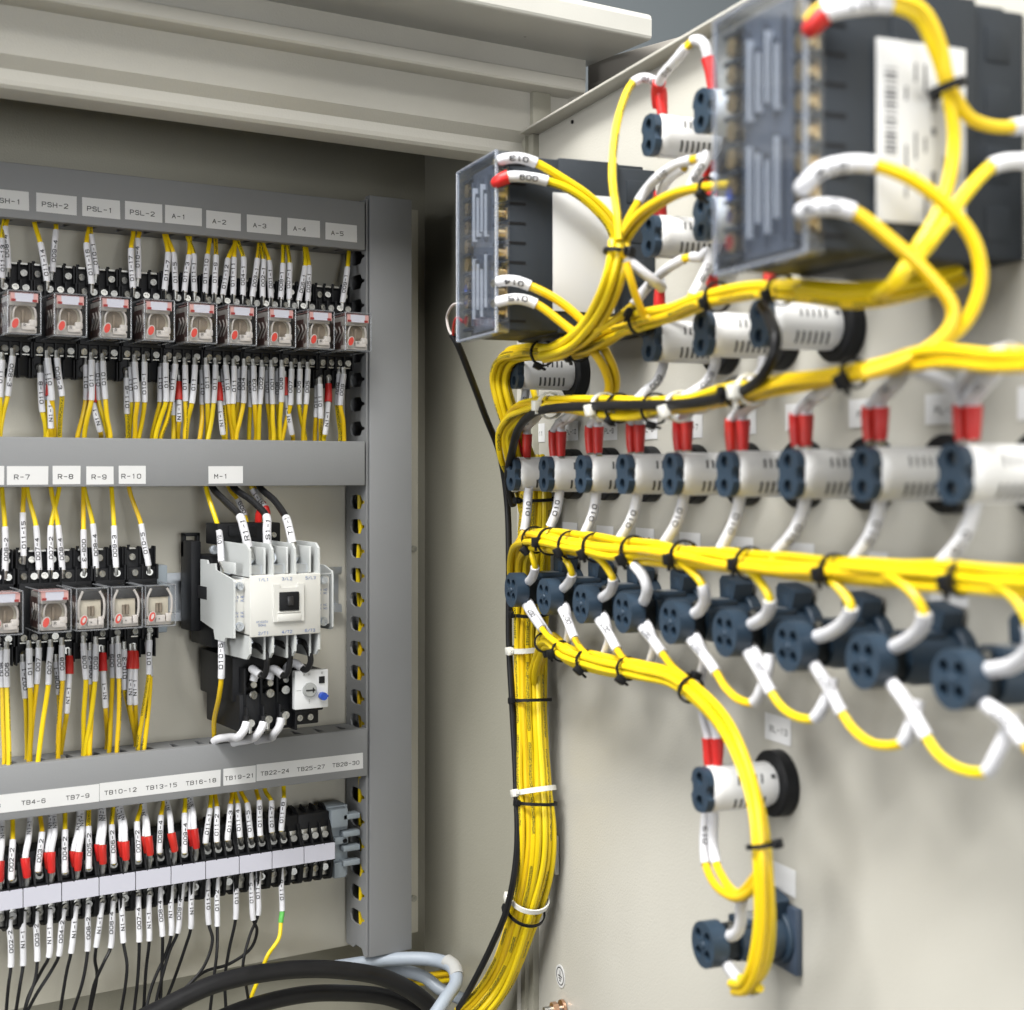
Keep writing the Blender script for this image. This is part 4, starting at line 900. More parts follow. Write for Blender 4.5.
for i, s in enumerate(SL): place(lamp, dw(0, s, 0), f'white indicator lamp with dark blue cap, {ORD[i]} from the hinge in the long middle row', i == 0)
GRID = [('top', 0, 649.8, 134.4), ('top', 1, 702.4, 110), ('second', 0, 648.4, 236), ('second', 1, 699.8, 219), ('third', 0, 647.5, 341), ('third', 1, 700, 334), ('third', 2, 758.6, 323.5)]
gp = {}
for rw, k, u, v in GRID:
    h, s, z = dloc(pd(u, v, 49)); gp[(rw, k)] = (s, z)
cs = [sum(gp[(r, k)][0] for r in ('top', 'second', 'third')) / 3 for k in (0, 1)] + [gp[('third', 2)][0]]
for rw, k, u, v in GRID:
    place(lamp, dw(0, cs[k], gp[(rw, k)][1]), f'white indicator lamp, {ORD[k]} from the hinge in the {rw} row of the upper grid', False)
h, s, z = dloc(pd(514, 372, 49)); place(lamp, dw(0, s, z), 'lone white indicator lamp hidden partly by yellow wires below the black panel meter', False)
h, s_low, z_low = dloc(pd(699.6, 790, 49)); place(lamp, dw(0, s_low, z_low), 'lone white indicator lamp with round black collar low on the door', False)
vz = [590.6, 596, 604.8, 613, 620, 633, 648, 660, 680]; zs = [dloc(pd(u, v, 49.5))[2] for u, v in zip((513, 543.8, 580, 620, 668.4, 722, 783, 860, 949.4), vz)]; zsw = sum(zs) / 9
SS = [s + 2.0 * (0 if i else 1) for i, s in enumerate(SL)]
for i, s in enumerate(SL): place(sw, dw(0, s, zsw), f'dark blue selector switch with four-hole face, {ORD[i]} from the hinge in the switch row', i == 0)
h, s_ls, z_ls = dloc(pd(702, 945, 49.5)); ls = place(sw, dw(0, s_ls, z_ls), 'lone dark blue selector switch lowest on the door, on a square mounting plate', False)
b = MB(); b.box(.3, -16, -17, 4, 16, 17, .6); b.build('mounting_plate', mat('blue_grey_plate', (.045, .065, .10), .4), ls)

# name labels stuck on the door
def doorlabel(u, v, w, hh, txt, label, size=4.3):
    c = pd(u, v, .2); h, s, z = dloc(c); t = thing('name_label', label, 'label', dw(.15, s, z), DROT + random.uniform(-.01, .01), 'white name labels on the door')
    b = MB(); b.plate([(-w / 2, -hh / 2), (w / 2, -hh / 2), (w / 2, hh / 2), (-w / 2, hh / 2)], (), .3, Matrix.Translation((.2, 0, 0)) @ M_DOOR); b.build('sticker', mat('sticker_white', (.80, .80, .80), .45), t)
    if txt: b = MB(); b.text(txt, size, Matrix.Translation((.42, .8, -.6)) @ M_DOOR, 1.2, .01); b.build('lettering', INK, t, smooth=False)
for i, (u, v) in enumerate(((538, 433), (571, 431), (609, 430), (648, 428.5), (692, 426.5), (744, 422), (799, 416.5), (865, 413), (944, 408.5), (1040, 402))):
    doorlabel(u, v, 25, 13.5, f'PL-{11-i}', f'white name label, {ORD[i]} from the hinge in the row behind the red boots')
for i, (u, v) in enumerate(((570, 532), (605, 536), (645, 539), (690, 544), (741, 549), (800, 556), (872, 566), (949, 590))):
    doorlabel(u, v, 25, 13.5, f'SS-{9-i}', f'white name label, {ORD[i]} from the hinge behind the long level yellow bundle')
doorlabel(778, 729, 25, 14, 'BL-13', 'white name label between the switch row and the low lone lamp')
doorlabel(784, 879, 22, 14, '', 'blank white name label above the lowest switch')
# round earth sticker and bolt at the foot of the door
h, s, z = dloc(pd(560.5, 976, .2)); t = thing('earth_sticker', 'small round white sticker with a black earth symbol low on the door', 'sticker', dw(.15, s, z), DROT)
b = MB(); b.plate(circ(0, 0, 8, 28), (), .3, Matrix.Translation((.2, 0, 0)) @ M_DOOR); b.build('sticker', LABEL, t)
b = MB(); Mx = Matrix.Translation((.45, 0, 0)) @ M_DOOR; b.plate(circ(0, 0, 6.4, 28), [circ(0, 0, 5.7, 28)], .1, Mx); b.plate([(-.4, 0), (.4, 0), (.4, 4), (-.4, 4)], (), .1, Mx)
for y, w in ((0, 3.4), (-1.6, 2.2), (-3.2, 1.1)): b.plate([(-w, y - .35), (w, y - .35), (w, y + .35), (-w, y + .35)], (), .1, Matrix.Translation((.05, 0, 0)) @ Mx)
b.build('symbol', INK, t, smooth=False)
h, s, z = dloc(pd(557, 1009, 6)); t = thing('earth_bolt', 'brass earth bolt with nut at the very bottom of the door', 'bolt', dw(0, s, z), DROT)
b = MB(); b.cyl((0, 0, 0), (16, 0, 0), 2.6, n=16); b.build('shank', STEEL, t); b = MB(); b.cyl((6, 0, 0), (10, 0, 0), 5.2, n=6); b.cyl((1, 0, 0), (3, 0, 0), 6, n=20); b.build('nut', COPPER, t)

# ------------------------------------------------------------------ panel meters
def meter(name_label, s0, s1, z0, z1, big):
    W, H = s1 - s0, z1 - z0
    t = thing('panel_meter', name_label, 'panel meter', dw(0, s0, z0), DROT, 'black panel meters on the door')
    b = MB(); b.box(.3, 3, 3, 28, W - 3, H - 3, 1.2); b.box(26, .8, .8, 66, W - .8, H - .8, 1.2); b.box(64, 1.8, 1.8, 98, W - 1.8, H - 1.8, 1)
    for k in range(4): b.box(8, W - 3.4, 10 + k * 24, 20, W - 2.4, 24 + k * 24, .4)
    b.box(6, 8, H - 3.4, 40, W - 8, H - .2, .8)
    b.build('body', SLATE, t)
    n = 8; pz = (H - 14) / n
    b = MB()
    for k in range(n + 1):
        z = 7 + pz * k; b.box(87, W - 2.0, z - .8, 97.6, W - 1.5, z + .8)
    b.build('slot', BLACK, t)
    b = MB(); b.box(97.6, W * .24, 4, 101.5, W * .76, H - 4, .5)
    for k in range(5):
        y = W * (.30 + .1 * k)
        b.box(100, y - .7, 8 + (k % 2) * 4, 104, y + .7, H * .48 - (k % 3) * 3); b.box(100, y - .7, H * .54 + (k % 3) * 3, 104, y + .7, H - 10 - (k % 2) * 8)
    b.build('terminal_board', mat('board_grey', (.10, .115, .145), .35), t)
    b = MB()
    for k in range(4):
        y = W * (.35 + .1 * k)
        b.box(101.4, y - .35, 12 + (k % 2) * 5, 104.6, y + .35, H * .46 - (k % 3) * 4); b.box(101.4, y - .35, H * .56 + (k % 3) * 2, 104.6, y + .35, H - 14 - (k % 2) * 7)
    b.build('glint_bar', mat('glint_bar', (.78, .80, .84), .18), t)  # thin pale bars standing in for glints on the clear cover
    b = MB()
    for k in range(n):
        z = 7 + pz * (k + .5)
        for y in (W * .12, W * .88): b.cyl((96, y, z), (103, y, z), 4.1, n=14); b.box(96.5, y - 5, z - 3.6, 98.6, y + 5, z + 3.6, .3)
    b.build('terminal_screw', BRASS, t)
    b = MB()
    for k in range(n + 1):
        z = 7 + pz * k
        for y in (W * .12, W * .88): b.box(97, y - 6.5, z - .8, 103, y + 6.5, z + .8)
    b.build('terminal_wall', SLATE, t)
    b = MB()
    for k, c in ((1, 0), (0, 0)):
        b.cyl((99, W * .1, 24 + 9 * k), (103, W * .1, 24 + 9 * k), 2.6, n=14)
    b.build('blue_plug', mat('blue_plug', (.05, .12, .55), .4), t)
    b = MB(); b.cyl((99, W * .1, 13), (103, W * .1, 13), 3.2, n=14); b.build('red_plug', RED, t)
    b = MB(); b.m(0)
    b.box(105.2, 0, 0, 106.4, W, H, .4, 1); b.box(98, 0, 0, 105, .9, H); b.box(98, W * .98, 0, 105, W, H); b.box(98, 0, 0, 105, W, .9); b.box(98, 0, H - .9, 105, W, H)
    b.m(1)
    for y in (.2, W - .2): b.box(105, y - .7, 0, 107, y + .7, H, .3, 1)
    for z in (.2, H - .2): b.box(105, 0, z - .7, 107, W, z + .7, .3, 1)
    b.build('clear_cover', [CLR2, EDGE2], t)
    hl = (29.5, 70) if not big else (32, 74)
    b = MB(); b.box(hl[0], W - .9 if hl[1] < 66 else W - .85, 14, hl[1], W + .1, H - 22, .05); lb = b.build('label', LABEL, t)
    b = MB()
    Mx = Matrix(((-1, 0, 0, 0), (0, 0, 1, 0), (0, 1, 0, 0), (0, 0, 0, 1)))
    if big:
        rr = random.Random(3); z = H - 33
        while z > 40:
            w_ = rr.choice((.5, .8, 1.3)); b.box(65, W + .12, z - w_, 70.5, W + .2, z); z -= w_ + rr.choice((.6, .9, 1.4))
        for x in (60, 55.5, 51, 46.5, 42):
            z = H - 30
            while z > 24:
                l = rr.uniform(3, 12)
                if rr.random() < .6: b.box(x, W + .12, z - l, x + (1.1 if x != 46.5 else 2), W + .2, z)
                z -= l + rr.uniform(2, 7)
        b.build('lettering', mat('grey_ink', (.12, .12, .13), .6), lb, smooth=False)
    return t
P = pd(496, 150, 106.4); _, s1a, z1a = dloc(P); _, s0a, z0a = dloc(pd(457, 341.5, 106.4))
z0a = dloc(pd(496, 332, 106.4))[2]; s0a = dloc(pd(457, 341, 106.4))[1]
meter('black panel meter with clear terminal cover and blank white side label, nearer the door hinge', s0a, s1a, z0a, z1a, False)
s1b = dloc(pd(805, 259, 106.4))[1]; s0b, z0b = dloc(pd(714, 275.5, 106.4))[1:]
meter('black panel meter with barcoded white side label, beyond the upper lamp grid', s0b, s1b, z0b, z0b + (z1a - z0a), True)
def pside(u, v, s1):                         # point on the meter side that faces away from the hinge
    d = ray(u, v); q = DH + DS * s1; return d * (q.dot(DS) / d.dot(DS))

# ================================================================== DOOR WIRING
def dpts(a, h=None):
    """'u v h  u v h ...' -> points"""
    q = list(map(float, a.split())); return [pd(q[i], q[i + 1], q[i + 2]) for i in range(0, len(q), 3)]
RW = 2.15
# the thick trunk down the hinge side
bundle('thick upright trunk of yellow wires running down the door hinge', dpts('470 1014 46  482 1003 40  495 986 32  510 957 26  524 915 23  536 868 20  538 830 20  534 770 20  531 700 20  530 640 20  532 590 20  534 540 20  535 490 20  532 460 18'), 24, 2.2,
       [(.27, NYLON, -1.2, 1.0, 1.2), (.245, BLACK, -1.1), (.455, NYLON, -1.2, 1.0, 1.2), (.435, BLACK, -1.1), (.60, BLACK, -1.1), (.685, NYLON, -1.2, 1.0, 1.2), (.745, BLACK, -1.1), (.93, BLACK, -1.0), (.945, NYLON, -1.3, 1, 1.4)], twist=.12, wob=.9, pr=.3, flat=.8, sub_=9, cat='wire trunk')
b = MB(); b.box(.2, -12, -14, 4, 12, 14, 1); b.box(4, -6, -5, 9, 6, 5, 1); h, s, z = dloc(pd(553, 851, 0)); o = b.build('tie_base', NYLON); o.location = dw(0, s, z) * S; o.rotation_euler = (0, 0, DROT); tag(o, 'white adhesive cable tie base behind the yellow trunk', 'tie base')
# black control cable along the trunk
p = spline([pd(452, 334, 96), pd(458, 345, 92), pd(470, 375, 80), pd(485, 415, 60), pd(500, 455, 40), pd(507, 500, 33), pd(509, 560, 33), pd(509, 640, 33), pd(512, 700, 33), pd(516, 780, 34), pd(517, 850, 36), pd(508, 905, 40), pd(492, 945, 44), pd(472, 985, 52), pd(452, 1020, 58)], 9)
tag(MB().tube(p, 2.3, 14).build('control_cable', BLACKC, None, p[0]), 'black control cable hanging from the hinge-side meter and along the yellow trunk', 'cable')
wire('cream wire looping out of the clear cover of the hinge-side meter', [pd(462, 303, 100), pd(452, 306, 99), pd(447, 318, 98), pd(449, 330, 97), pd(453, 337, 95)], .9, COILW)
wire('red wire looping beside the cream one at the hinge-side meter', [pd(463, 322, 101), pd(457, 318, 100), pd(454, 325, 98), pd(453, 338, 95)], 1.0, RED)

# upper loop: trunk top, round the lone lamp and along below the lamp grid
bundle('yellow bundle looping round the lone lamp and on below the black panel meters', dpts('533 500 15  528 465 26  516 432 42  504 400 52  500 378 55  505 361 55  525 354 55  560 352 55  590 344 55  615 331 56  640 322 56  670 313 57  700 302 58  735 293 60  765 289 62  800 292 66  850 297 66  880 295 62  905 290 48  935 282 30  960 272 16'), 7, RW, keep=4, ties=
       [(.31, BLACK, .9), (.40, BLACK, .6), (.545, BLACK, -.9), (.69, BLACK, .3), (.80, BLACK, .3)], twist=.5, wob=.9)
# second band, above the middle lamps
bundle('yellow bundle with black cable strapped in, running just above the middle lamp row', dpts('532 520 15  524 485 28  509 455 46  506 432 52  515 416 54  532 408 56  560 405 56  600 407 56  650 409 56  695 404 57  735 393 58  780 383 60  830 377 62  870 370 64  910 358 66  950 352 68  1000 356 70  1060 356 72'), 7, RW, keep=3, ties=
       [(.275, NYLON, .0, 1.0, 1.25), (.40, NYLON, .0, 1.0, 1.25), (.43, BLACK, 1.2), (.50, BLACK, 1.2), (.545, NYLON, .0, 1.0, 1.25), (.66, NYLON, 0, 1.0, 1.3), (.64, BLACK, -.4), (.80, BLACK, .2, 1.0, 1.2)], twist=.4, wob=1.0)
p = spline(dpts('513 505 34  508 480 42  512 452 52  519 428 58  534 413 62  555 408 63  600 406 63  640 405 63  682 404 63  720 398 63  748 388 64  764 374 66  773 356 66  776 338 64  770 318 60  762 305 55'), 8)
tag(MB().tube(p, 2.7, 14).build('control_cable', BLACKC, None, p[0]), 'black control cable woven through the yellow bundle and up behind the lamp grid', 'cable')
# long bundle between lamps and switches
bundle('long level yellow bundle between the middle lamps and the blue switches', dpts('532 650 14  525 610 22  521 578 28  522 550 38  534 540 44  570 545 46  630 551 46  690 557 46  760 564 46  830 570 46  900 575 47  980 580 48  1060 586 48'), 10, RW, keep=5, ties=
       [(.215, BLACK, .35, .92, 1.15), (.262, BLACK, .35, .92, 1.15), (.318, BLACK, .35, .92, 1.15), (.376, BLACK, .35, .92, 1.15), (.458, BLACK, .35, .92, 1.15), (.553, BLACK, .35, .92, 1.15), (.66, BLACK, .35, .92, 1.15), (.775, BLACK, .35, .92, 1.15), (.915, BLACK, .35, .92, 1.15)], twist=.25, wob=.7, pr=.1, sub_=7)
# lower bundle dropping to the lone lamp and switch
bundle('yellow bundle sagging below the switches and dropping past the low lone lamp', dpts('533 700 13  537 665 22  548 640 36  566 654 40  600 664 42  640 671 42  678 681 44  710 708 47  738 748 50  755 800 52  763 860 52  764 925 50  758 968 48  749 983 46  737 984 42'), 5, RW,
       [(.17, BLACK, .9, .94, 1.1), (.255, BLACK, .9, .94, 1.1), (.335, BLACK, .9, .94, 1.1), (.445, BLACK, .9, .94, 1.1), (.60, BLACK, -1.2), (.81, BLACK, -1.2)], twist=.35, wob=.5, pr=.05, sub_=7)
# vertical gather beside the first meter
bundle('gathered yellow wires tied beside the white label of the hinge-side meter', dpts('617.5 243 76  617 254 77  612 278 78  602 305 76  588 328 72  566 346 66  545 353 62'), 6, RW, [(.035, BLACK, -.9, 1.0, 1.1)], twist=.6, wob=.4, pr=.1)
bundle('pair of yellow wires rising from the tied gather towards the lamp grid', dpts('612 262 78  624 236 74  640 215 70  660 201 66  680 192 62  705 187 58  735 185 55  775 184 46  810 183 40'), 2, RW, [(.55, BLACK, .6)], twist=.6)
Wd = lambda label, a, sl=(), red=(), fer=(), m=None, r=RW, rs=2.75, ts=3.4, g='yellow wires on the door': wire(label, dpts(a), r, m or (YELP if random.random() < .3 else YEL), sl, red, fer, g, rs=rs, ts=ts)
# wires at the lamp grid
Wd('yellow wire arching to the red boot of the first lamp in the top row', '663 118 37  662 108 37  660 90 38  655 82 40  645 78 45  633 83 52  620 112 62  613.5 150 70  612.5 180 74  617 212 77  619 240 78', [(2, 5, '010', False)], [(0.3, 2)], [(0, .3)])
Wd('white sleeved jumper between the two top grid lamps', '657 108 37  657 93 39  661 78 42  667 70 44  676 60 45  687 47 44  695 40 42  704 44 40  708 58 38  711 72 37  713 92 36', [(1.6, 5, '010', False), (5.6, 8, '', False)], [(0, 1.6), (8, 10)])
Wd('white sleeved yellow wire arching over the first lamp of the second grid row', '620 245 74  626 224 66  638 202 52  646 190 48  657 178 46  678 164 44  692 160 42  703 158 40  709 162 38  709 178 37  709 200 36', [(2, 6, '011', False), (6.6, 8, '', False)], [(8, 10)])
Wd('white sleeved lead in the red boot of the first second-row grid lamp', '659 222 36  659 210 37  660 196 38  664 186 40  672 176 42  684 168 42', [(2, 5, '', False)], [(.4, 2.2)])
Wd('white sleeved lead slanting down behind the second-row grid lamps', '690 188 48  697 174 46  704 163 44  708 152 42', [(0, 3, '009', False)])
Wd('white sleeved wire slanting from the tied gather towards the third grid row', '620 250 78  626 258 74  640 270 68  654 281 60  662 288 52', [(1, 4, '', False)])
Wd('white sleeved yellow wire arching over the first lamp of the third grid row', '596 330 72  612 322 68  633 305 60  643 292 54  655 279 50  670 267 47  684 259 44  692 257 42  701 257 40  707 252 38  709 262 36', [(2, 6, '010', False), (7, 10, '', False)])
Wd('white sleeved lead slanting to the red boot of the second third-row grid lamp', '690 299 54  696 290 50  703 276 46  709 262 42  712 250 40', [(.4, 4, '008', False)])
Wd('yellow strand running from the tied gather down to the bundle below the meter', '626 262 77  631 280 74  638 302 68  645 316 62  655 317 58')
for i, (u, v, nm) in enumerate(((659.5, 314, 'first'), (712, 299, 'second'), (770, 290, 'third'))):
    Wd(f'short red booted lead standing on the {nm} lamp of the third grid row', f'{u} {v} 37  {u} {v-6} 37.5  {u+.5} {v-26} 38  {u+2} {v-33} 40', (), [(.5, 2)], m=SLEEVE)
for i, (u, v, nm) in enumerate(((661, 222, 'first'), (712, 205, 'second'))):
    Wd(f'short red booted lead standing on the {nm} lamp of the second grid row', f'{u} {v} 36  {u} {v-5} 36.5  {u+.5} {v-22} 37  {u+2} {v-30} 39', (), [(.5, 2)], m=SLEEVE)
for nm, a in (('first', '664 356 36  663 366 37  657 381 42  645 392 50  637 400 56  628 404 58'), ('second', '716 358 36  714 368 37  706 383 43  692 393 50  680 400 57  668 406 59'), ('third', '764 358 36  762 370 38  754 380 44  742 388 52  730 394 58')):
    Wd(f'white sleeved lead below the {nm} lamp of the third grid row joining the band', a, [(0, 4, '009', False)], g='white sleeved leads below lamps')
Wd('white sleeved lead below the lone lamp under the hinge-side meter', '526 388 36  525 398 38  520 408 46  516 418 52', [(0, 3, '010', False)], g='white sleeved leads below lamps')
Wd('yellow wire behind the lone lamp under the hinge-side meter', '532 386 22  536 400 26  541 412 36')

# middle lamps: two red boots on top, one white lead below
RB = [(519.6, 528, 446), (553, 562, 444), (589.6, 599, 440), (631, 640.5, 438.5), (678, 688, 436), (730.5, 744.5, 435.5), (795.5, 807.5, 430.5), (868.5, 882.5, 424), (960.5, 975, 423)]
BV = [(500, 420), (532, 408), (600, 407), (650, 409), (695, 404), (735, 393), (780, 383), (830, 377), (870, 370), (910, 358), (950, 352), (1060, 349)]
def bandv(u):
    for (a, x), (c, y) in zip(BV, BV[1:]):
        if a <= u <= c: return x + (y - x) * (u - a) / (c - a)
    return 349
for i, (a, c, v) in enumerate(RB):
    k = (SL[i] - SL[0]) / (SL[-1] - SL[0]); hh = 12 + 5.4 * k; mm = (a + c) / 2; a, c = mm + (a - mm) * .8, mm + (c - mm) * .8; base = v + hh
    up = v - hh; ex = 8 + 10 * k; tv = bandv(a + ex * 2)
    for j, u in enumerate((a, c)):
        u2 = u + (c - a) * (.25 if j == 0 else -.15)
        Wd(f'red booted lead on the {ORD[i]} middle lamp, the one {"nearer" if j == 0 else "farther from"} the hinge',
           f'{u+1} {base+3} 38  {u} {base} 38  {u} {up} 38  {u2+1} {up-5} 38.5  {u2+ex*.4} {up-9-4*k} 42  {u2+ex*1.2} {(up+tv)/2-2} 50  {u2+ex*2} {tv+3} 56  {u2+ex*2.6} {bandv(u2+ex*2.6)} 57', [(2, 6, '011' if j == 0 else '', False)], [(1, 2)], [(0, 1)], g='red booted wires on the middle lamps', r=2.0, rs=2.6)
WB = [(528, 496, 524, 532), (559, 497, 550, 528), (596, 497, 584, 536), (637, 498, 620, 540), (683.7, 498, 664, 545), (739.8, 498, 721, 550), (804, 506, 776, 555), (879.6, 506, 853, 563), (973, 511, 940, 567)]
for i, (u0, v0, u1, v1) in enumerate(WB):
    m = ((u0 + u1) / 2 + (u0 - u1) * .18, (v0 + v1) / 2)
    Wd(f'white sleeved lead hanging from the {ORD[i]} middle lamp into the long level bundle', f'{u0+1} {v0-9} 38  {u0} {v0} 38  {m[0]} {m[1]} 40  {u1} {v1-1} 43  {u1-3} {v1+6} 46  {u1-(2 if i < 2 else 12)} {v1+10} 46', [(0, 3, '010', False)], g='white sleeved leads below lamps', rs=3.05)

# switches: sleeved lead above, forked leads below
SU = ['545 549 46  530 549 48  532.5 556.6 47  535 567 45  532.5 577 42  526 583.5 38  521 585 34', '548 549 46  560 553 49  569 565 47  572 574 45  568.5 583 42  560.8 590 38  556 591 34', '578 550 46  592 554 49  605 565 48  613 579 46  611 590 43  603 597 40  597 599 36',
      '618 555 46  626 557 49  634.4 565 48  643 576 46  647 588 44  644.5 600 41  639 604 37', '664 556 46  676 560 49  692 572 48  702.4 585 47  705 599 44  699 611 41  688 615 37', '730 562 46  746 568 49  762 584 48  770 600 47  767.5 613 44  757 622 41  744 627 37',
      '815 572 46  834 583 48  847 598 47  851 608 47  846 620 45  831 632 42  809 639 38', '880 574 47  896 580 50  914 595 49  924 613 47  921 628 45  908 640 42  886 651 38', '975 580 47  998 585 50  1018 602 49  1030 625 48  1032 645 46  1015 664 43  981 671 38']
for i, a in enumerate(SU):
    k = 2 if i == 3 else 3
    Wd(f'yellow wire in white sleeve curling down into the top of the {ORD[i]} blue switch', a, [(k, 6, '', False)], g='yellow wires into the blue switches', r=2.1, rs=3.05 + .02 * i)
SD = ['522 598 36  525.4 604 40  533 616 42  542.4 629 43  549 637 43  558 644 42  575 654 42', '556 602 36  560.8 608 40  568 622 42  575 639 43  582 650 43  592 658 42  612 664 42', '593 611 36  597.6 618 40  608 633 42  617.4 650 43  624 659 43  634 665 42  655 672 42', '635 619 36  640 625 40  652 639 42  662.8 654 43  671 665 43  684 678 44  700 694 46',
      '683 630 36  688 637 40  702 653 42  716.6 673 43  726 688 43  738 699 42  754 702 41  762 688 40  767.5 670 38  770 655 36', '741 643 36  746 650 40  759 670 42  772 693.6 43  783 708 43  797 717 42  815 718 41  823 706 40  829 693.6 38  833 678 36', '808 657 36  813.5 664 40  829 688 42  842.6 714 43  856 732 43  874 744 42  903 742 41  909 730 40  914 717 38  918 700 36',
      '885 674 36  891 682 40  910 708 42  927 738 43  940 756 43  960 769 42  987 771 41  996 756 40  1006 735 38  1013 712 36', '978 695 36  984 703 40  1004 718 42  1026 744 43  1045 772 43  1070 800 42']
for i, a in enumerate(SD):
    ex = [(1, 3, '007', False)] + ([(6, 9, '', False)] if i in (4, 5, 6, 7) else [])
    Wd(f'yellow wire in white sleeve looping away from the underside of the {ORD[i]} blue switch', a, ex, (), [(0, 1)], g='yellow wires below the blue switches', r=2.05, rs=2.95)
for i, a in enumerate(('527 597 36  531 605 39  538 618 39  547 632 38  556 645 36  566 655 34', '563 602 36  567 610 39  569 625 38  568 638 36  564 650 34', '602 612 36  606 620 39  609 636 38  606 650 36  600 661 34', '645 620 36  649 628 39  654 644 38  651 660 36  645 672 34', '693 632 36  698 640 39  704 658 38  702 672 36  698 690 34', '752 646 36  757 655 39  763 672 40  767 684 40')):
    Wd(f'second white sleeved lead forking from the underside of the {ORD[i]} blue switch', a, [(0, 4 if i < 5 else 3, '', False)], g='second leads below the blue switches', r=2.0, rs=2.55)
# low lone lamp and switch
for j, (u, w) in enumerate(((709, 704), (717.5, 711))):
    Wd(f'red booted white lead on the low lone lamp, the one {"nearer" if j == 0 else "farther from"} the hinge', f'{u} {770} 38  {u} 765 38  {u-.5} 738 38  {u-2} 730 38.5  {(u+w)/2-2} 720 40  {w-3} 705 42  {w-10} 690 44', [(2, 5, '', False)], [(1, 2)], [(0, 1)], g='red booted leads on the low lamp', r=2.0, rs=2.6)
Wd('white sleeved yellow wire drooping below the low lone lamp, outer of two', '707 808 38  706 818 38  704.5 840 39  706 864 41  712 880 44  724 893 48  738 898 50  752 890 51  760 874 51  764 864 51', [(0, 3, '012', False)])
Wd('white sleeved yellow wire drooping below the low lone lamp, inner of two', '713 808 36  713.5 818 36  713 842 37  716.5 864 39  722 876 42  731 889 46  740 893 48  758 872 51  763 862 51', [(0, 3, '', False)])
Wd('white sleeved lead bending into the top of the lowest switch', '743 898 46  741 906 44  741 920 42  738 931 41  731 936 39  724 935 35', [(0, 5, '', False)], rs=3.0)
Wd('white sleeved lead leaving the underside of the lowest switch', '720 956 36  725 962 39  733 973 41  743 985 43  752 991 45  760 988 47', [(1, 4, '', False)], (), [(0, 1)], rs=3.0)

# wires at the hinge-side meter
def wm(label, s1, a, sl=(), red=(), r=2.6, rs=3.3, fer=(), off=3, g='yellow wires of the panel meters'):
    q = a.split(); pts = []
    for i in range(0, len(q), 3):
        u, v, k = float(q[i]), float(q[i + 1]), q[i + 2]
        pts.append(pside(u, v, s1 + float(k[1:])) if k[0] == 's' else pd(u, v, float(k)))
    return wire(label, pts, r, YELP if random.random() < .4 else YEL, sl, red, fer, g, rs=rs, ts=3.8)
wm('white sleeved yellow wire leaving the top terminal of the hinge-side meter', s1a, '496 163 s-4  504 159 s3  519 158 s6  536 163 s8  562 178 s10  590 197 s11  611 219 s11  619 246 s10  616 268 s9', [(.6, 3, '013', False)], fer=[(0, .6)])
wm('red booted yellow wire leaving the second terminal of the hinge-side meter', s1a, '494 184 s-4  499 181 s2  508 177 s5  525 177 s7  547 181 s9  570 190 s11  593 207 s12  610 228 s12  616 252 s11  612 274 s10', [(2, 4, '009', False)], [(.4, 2)], fer=[(0, .4)])
wm('white sleeved yellow wire drooping from the hinge-side meter, upper of two', s1a, '494 284 s-4  502 281 s3  515 281 s7  530 286 s10  559 301 s16  590 329 s22  611 362 s26  616 384 s24  610 402 s20', [(.6, 3, '014', False)], fer=[(0, .6)])
wm('white sleeved yellow wire drooping from the hinge-side meter, lower of two', s1a, '494 304 s-4  502 301 s3  518 299 s7  536 304 s10  562 323 s16  587 344 s22  604 368 s26  609 388 s24  603 402 s20', [(.6, 3, '015', False)], fer=[(0, .6)])
# wires at the near meter
wm('pair of yellow wires in white sleeve arching from the red boot of the barcoded meter', s1b, '806 34 s-3  812 27 s2  824 15 s5  850 8 s8  890 6 s10  918 18 s11  934 48 s11  944 78 s10  951 108 s9  954 140 s8  950 175 s8  938 212 s8  915 250 s8  893 283 s8  868 296 63  835 297 66  800 293 66', [(2, 4, '011', False)], [(.5, 2)], fer=[(0, .5)])
wm('second yellow wire arching beside the first from the red boot of the barcoded meter', s1b, '808 22 s0  822 8 s4  850 0 s8  890 -2 s11  922 10 s13  940 44 s13  948 80 s12  956 98 s11  970 118 s11  990 126 s11  1012 127 s11  1040 122 s10', [(1, 3, '', False), (10, 11, '', False)])
tiep = [pside(u, v, s1b + 10.5) for u, v in ((942, 70), (948, 90), (953, 110))]
o = tie(spline(tiep, 6), 7, 6.4, BLACK, 2.6, None, tiep[0], w=3.2); tag(o, 'black cable tie round the two yellow wires beside the barcode label', 'cable tie')
wm('white sleeved yellow wire sweeping past the barcode label', s1b, '1050 156 s14  1024 161 s14  1006 162 s14  991 167 s14  967 192 s13  942 228 s12  918 258 s11  898 280 s10  872 295 64  840 299 66  805 294 66', [(0, 3, '', False)])
wm('white sleeved yellow wire drooping from the barcoded meter, upper of two', s1b, '800 192 s-3  806 184 s3  820 171 s8  845 164 s12  873 165 s15  912 180 s20  950 209 s25  974 242 s28  981 275 s28  976 302 s26  962 326 s22  935 347 s17  905 359 s12  868 368 s8', [(.5, 4, '012', False)], fer=[(0, .5)])
wm('white sleeved yellow wire drooping from the barcoded meter, lower of two', s1b, '800 214 s-3  806 210 s3  825 207 s8  853 212 s12  892 241 s17  930 276 s21  952 306 s23  951 325 s22  933 345 s18  900 362 s12  862 374 s8', [(.5, 3, '013', False)], fer=[(0, .5)])
Wd('white sleeved lead rising from the band towards the upper lamps, away from the hinge', '1010 350 68  990 356 62  970 372 50  960 388 42  962 402 39', [(0, 4, '', False)], g='white sleeved leads of the band')
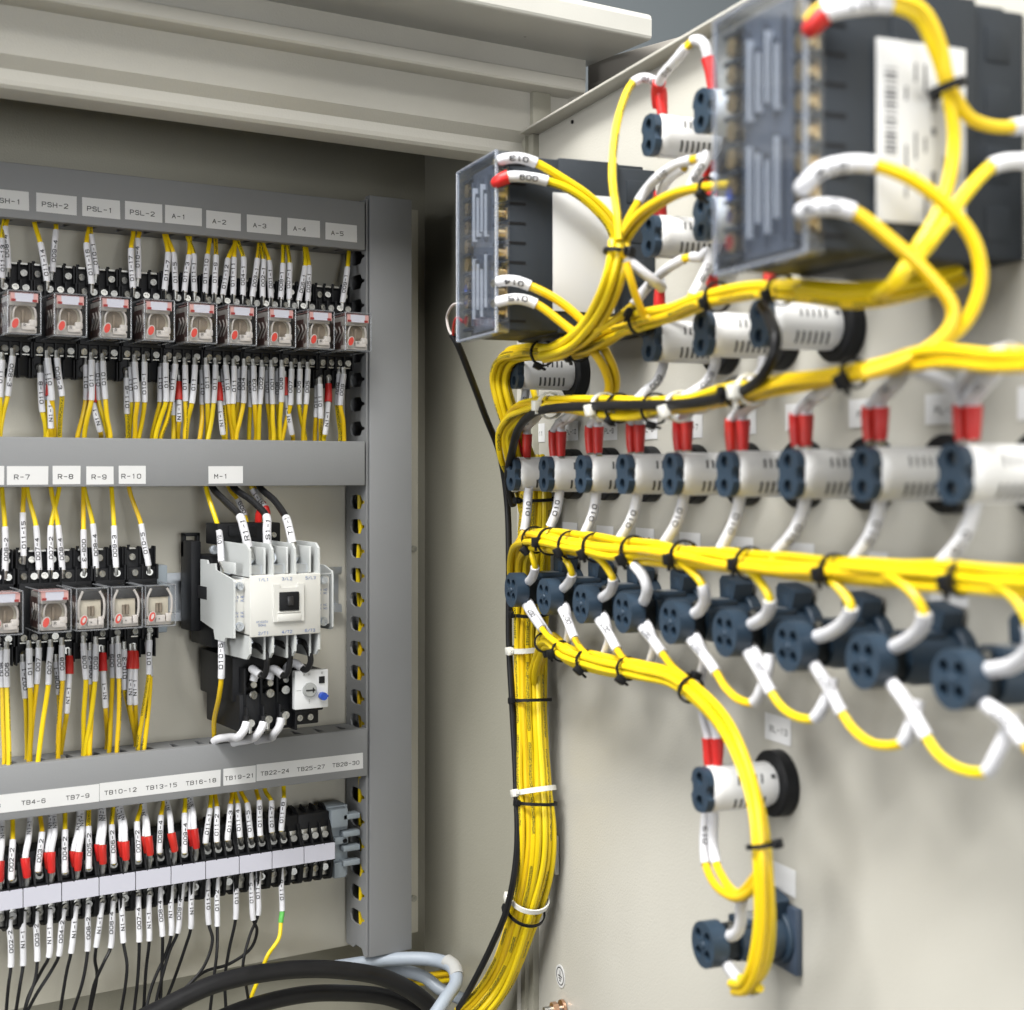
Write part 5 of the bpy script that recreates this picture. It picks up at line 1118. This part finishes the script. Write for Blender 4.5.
Wd('white sleeved lead leaving the band above the eighth middle lamp', '905 368 64  925 374 56  945 382 48  958 394 42', [(0, 3, '', False)], g='white sleeved leads of the band')

# ================================================================== CAMERA, LIGHT, WORLD
cam = bpy.data.cameras.new('camera'); co = bpy.data.objects.new('camera', cam); COL.objects.link(co); scene.camera = co
cam.sensor_width = 36; cam.lens = F / 1024 * 36; cam.clip_start = .01; cam.clip_end = 50; cam.shift_y = -31 / 1024
co.location = (0, 0, 0); co.rotation_euler = (math.radians(90), 0, math.radians(-32))
cam.dof.use_dof = True; cam.dof.focus_distance = 1.03; cam.dof.aperture_fstop = 7.5

def area(name, loc, aim, sx, sy, power, col=(1, 1, 1)):
    l = bpy.data.lights.new(name, 'AREA'); l.shape = 'RECTANGLE'; l.size = sx * S; l.size_y = sy * S; l.energy = power; l.color = col
    o = bpy.data.objects.new(name, l); COL.objects.link(o); o.location = V(loc) * S
    o.rotation_euler = (V(aim) - V(loc)).to_track_quat('-Z', 'Y').to_euler(); return o
area('ceiling_light', (-550, 400, 1700), (0, 600, 0), 1500, 300, 85, (1, .99, .97))
area('ceiling_light', (-1000, -150, 1500), (300, 600, 0), 1300, 1100, 30, (1, .99, .97))  # soft overhead fill, added to lift the shadows on the door
area('ceiling_light', (700, -700, 1750), (450, 600, 0), 1800, 900, 28, (1, .99, .97))
area('fill_light', (150, -1900, -60), (250, 900, -150), 1100, 700, 24, (.97, .985, 1))  # unseen low front fill, added to brighten the lower mounting plate
area('fill_light', (-2000, 450, 350), (500, 550, 0), 1300, 1100, 32, (.98, .99, 1))  # unseen fill from the side, added to brighten the door
w = bpy.data.worlds.new('World'); scene.world = w; w.use_nodes = True
w.node_tree.nodes['Background'].inputs[0].default_value = (.93, .96, 1, 1); w.node_tree.nodes['Background'].inputs[1].default_value = .04
scene.view_settings.view_transform = 'Standard'; scene.view_settings.look = 'None'; scene.view_settings.exposure = 0; scene.view_settings.gamma = 1; scene.view_settings.use_curve_mapping = False
scene.cycles.max_bounces = 8; scene.cycles.diffuse_bounces = 1; scene.cycles.transparent_max_bounces = 24; scene.cycles.use_denoising = True
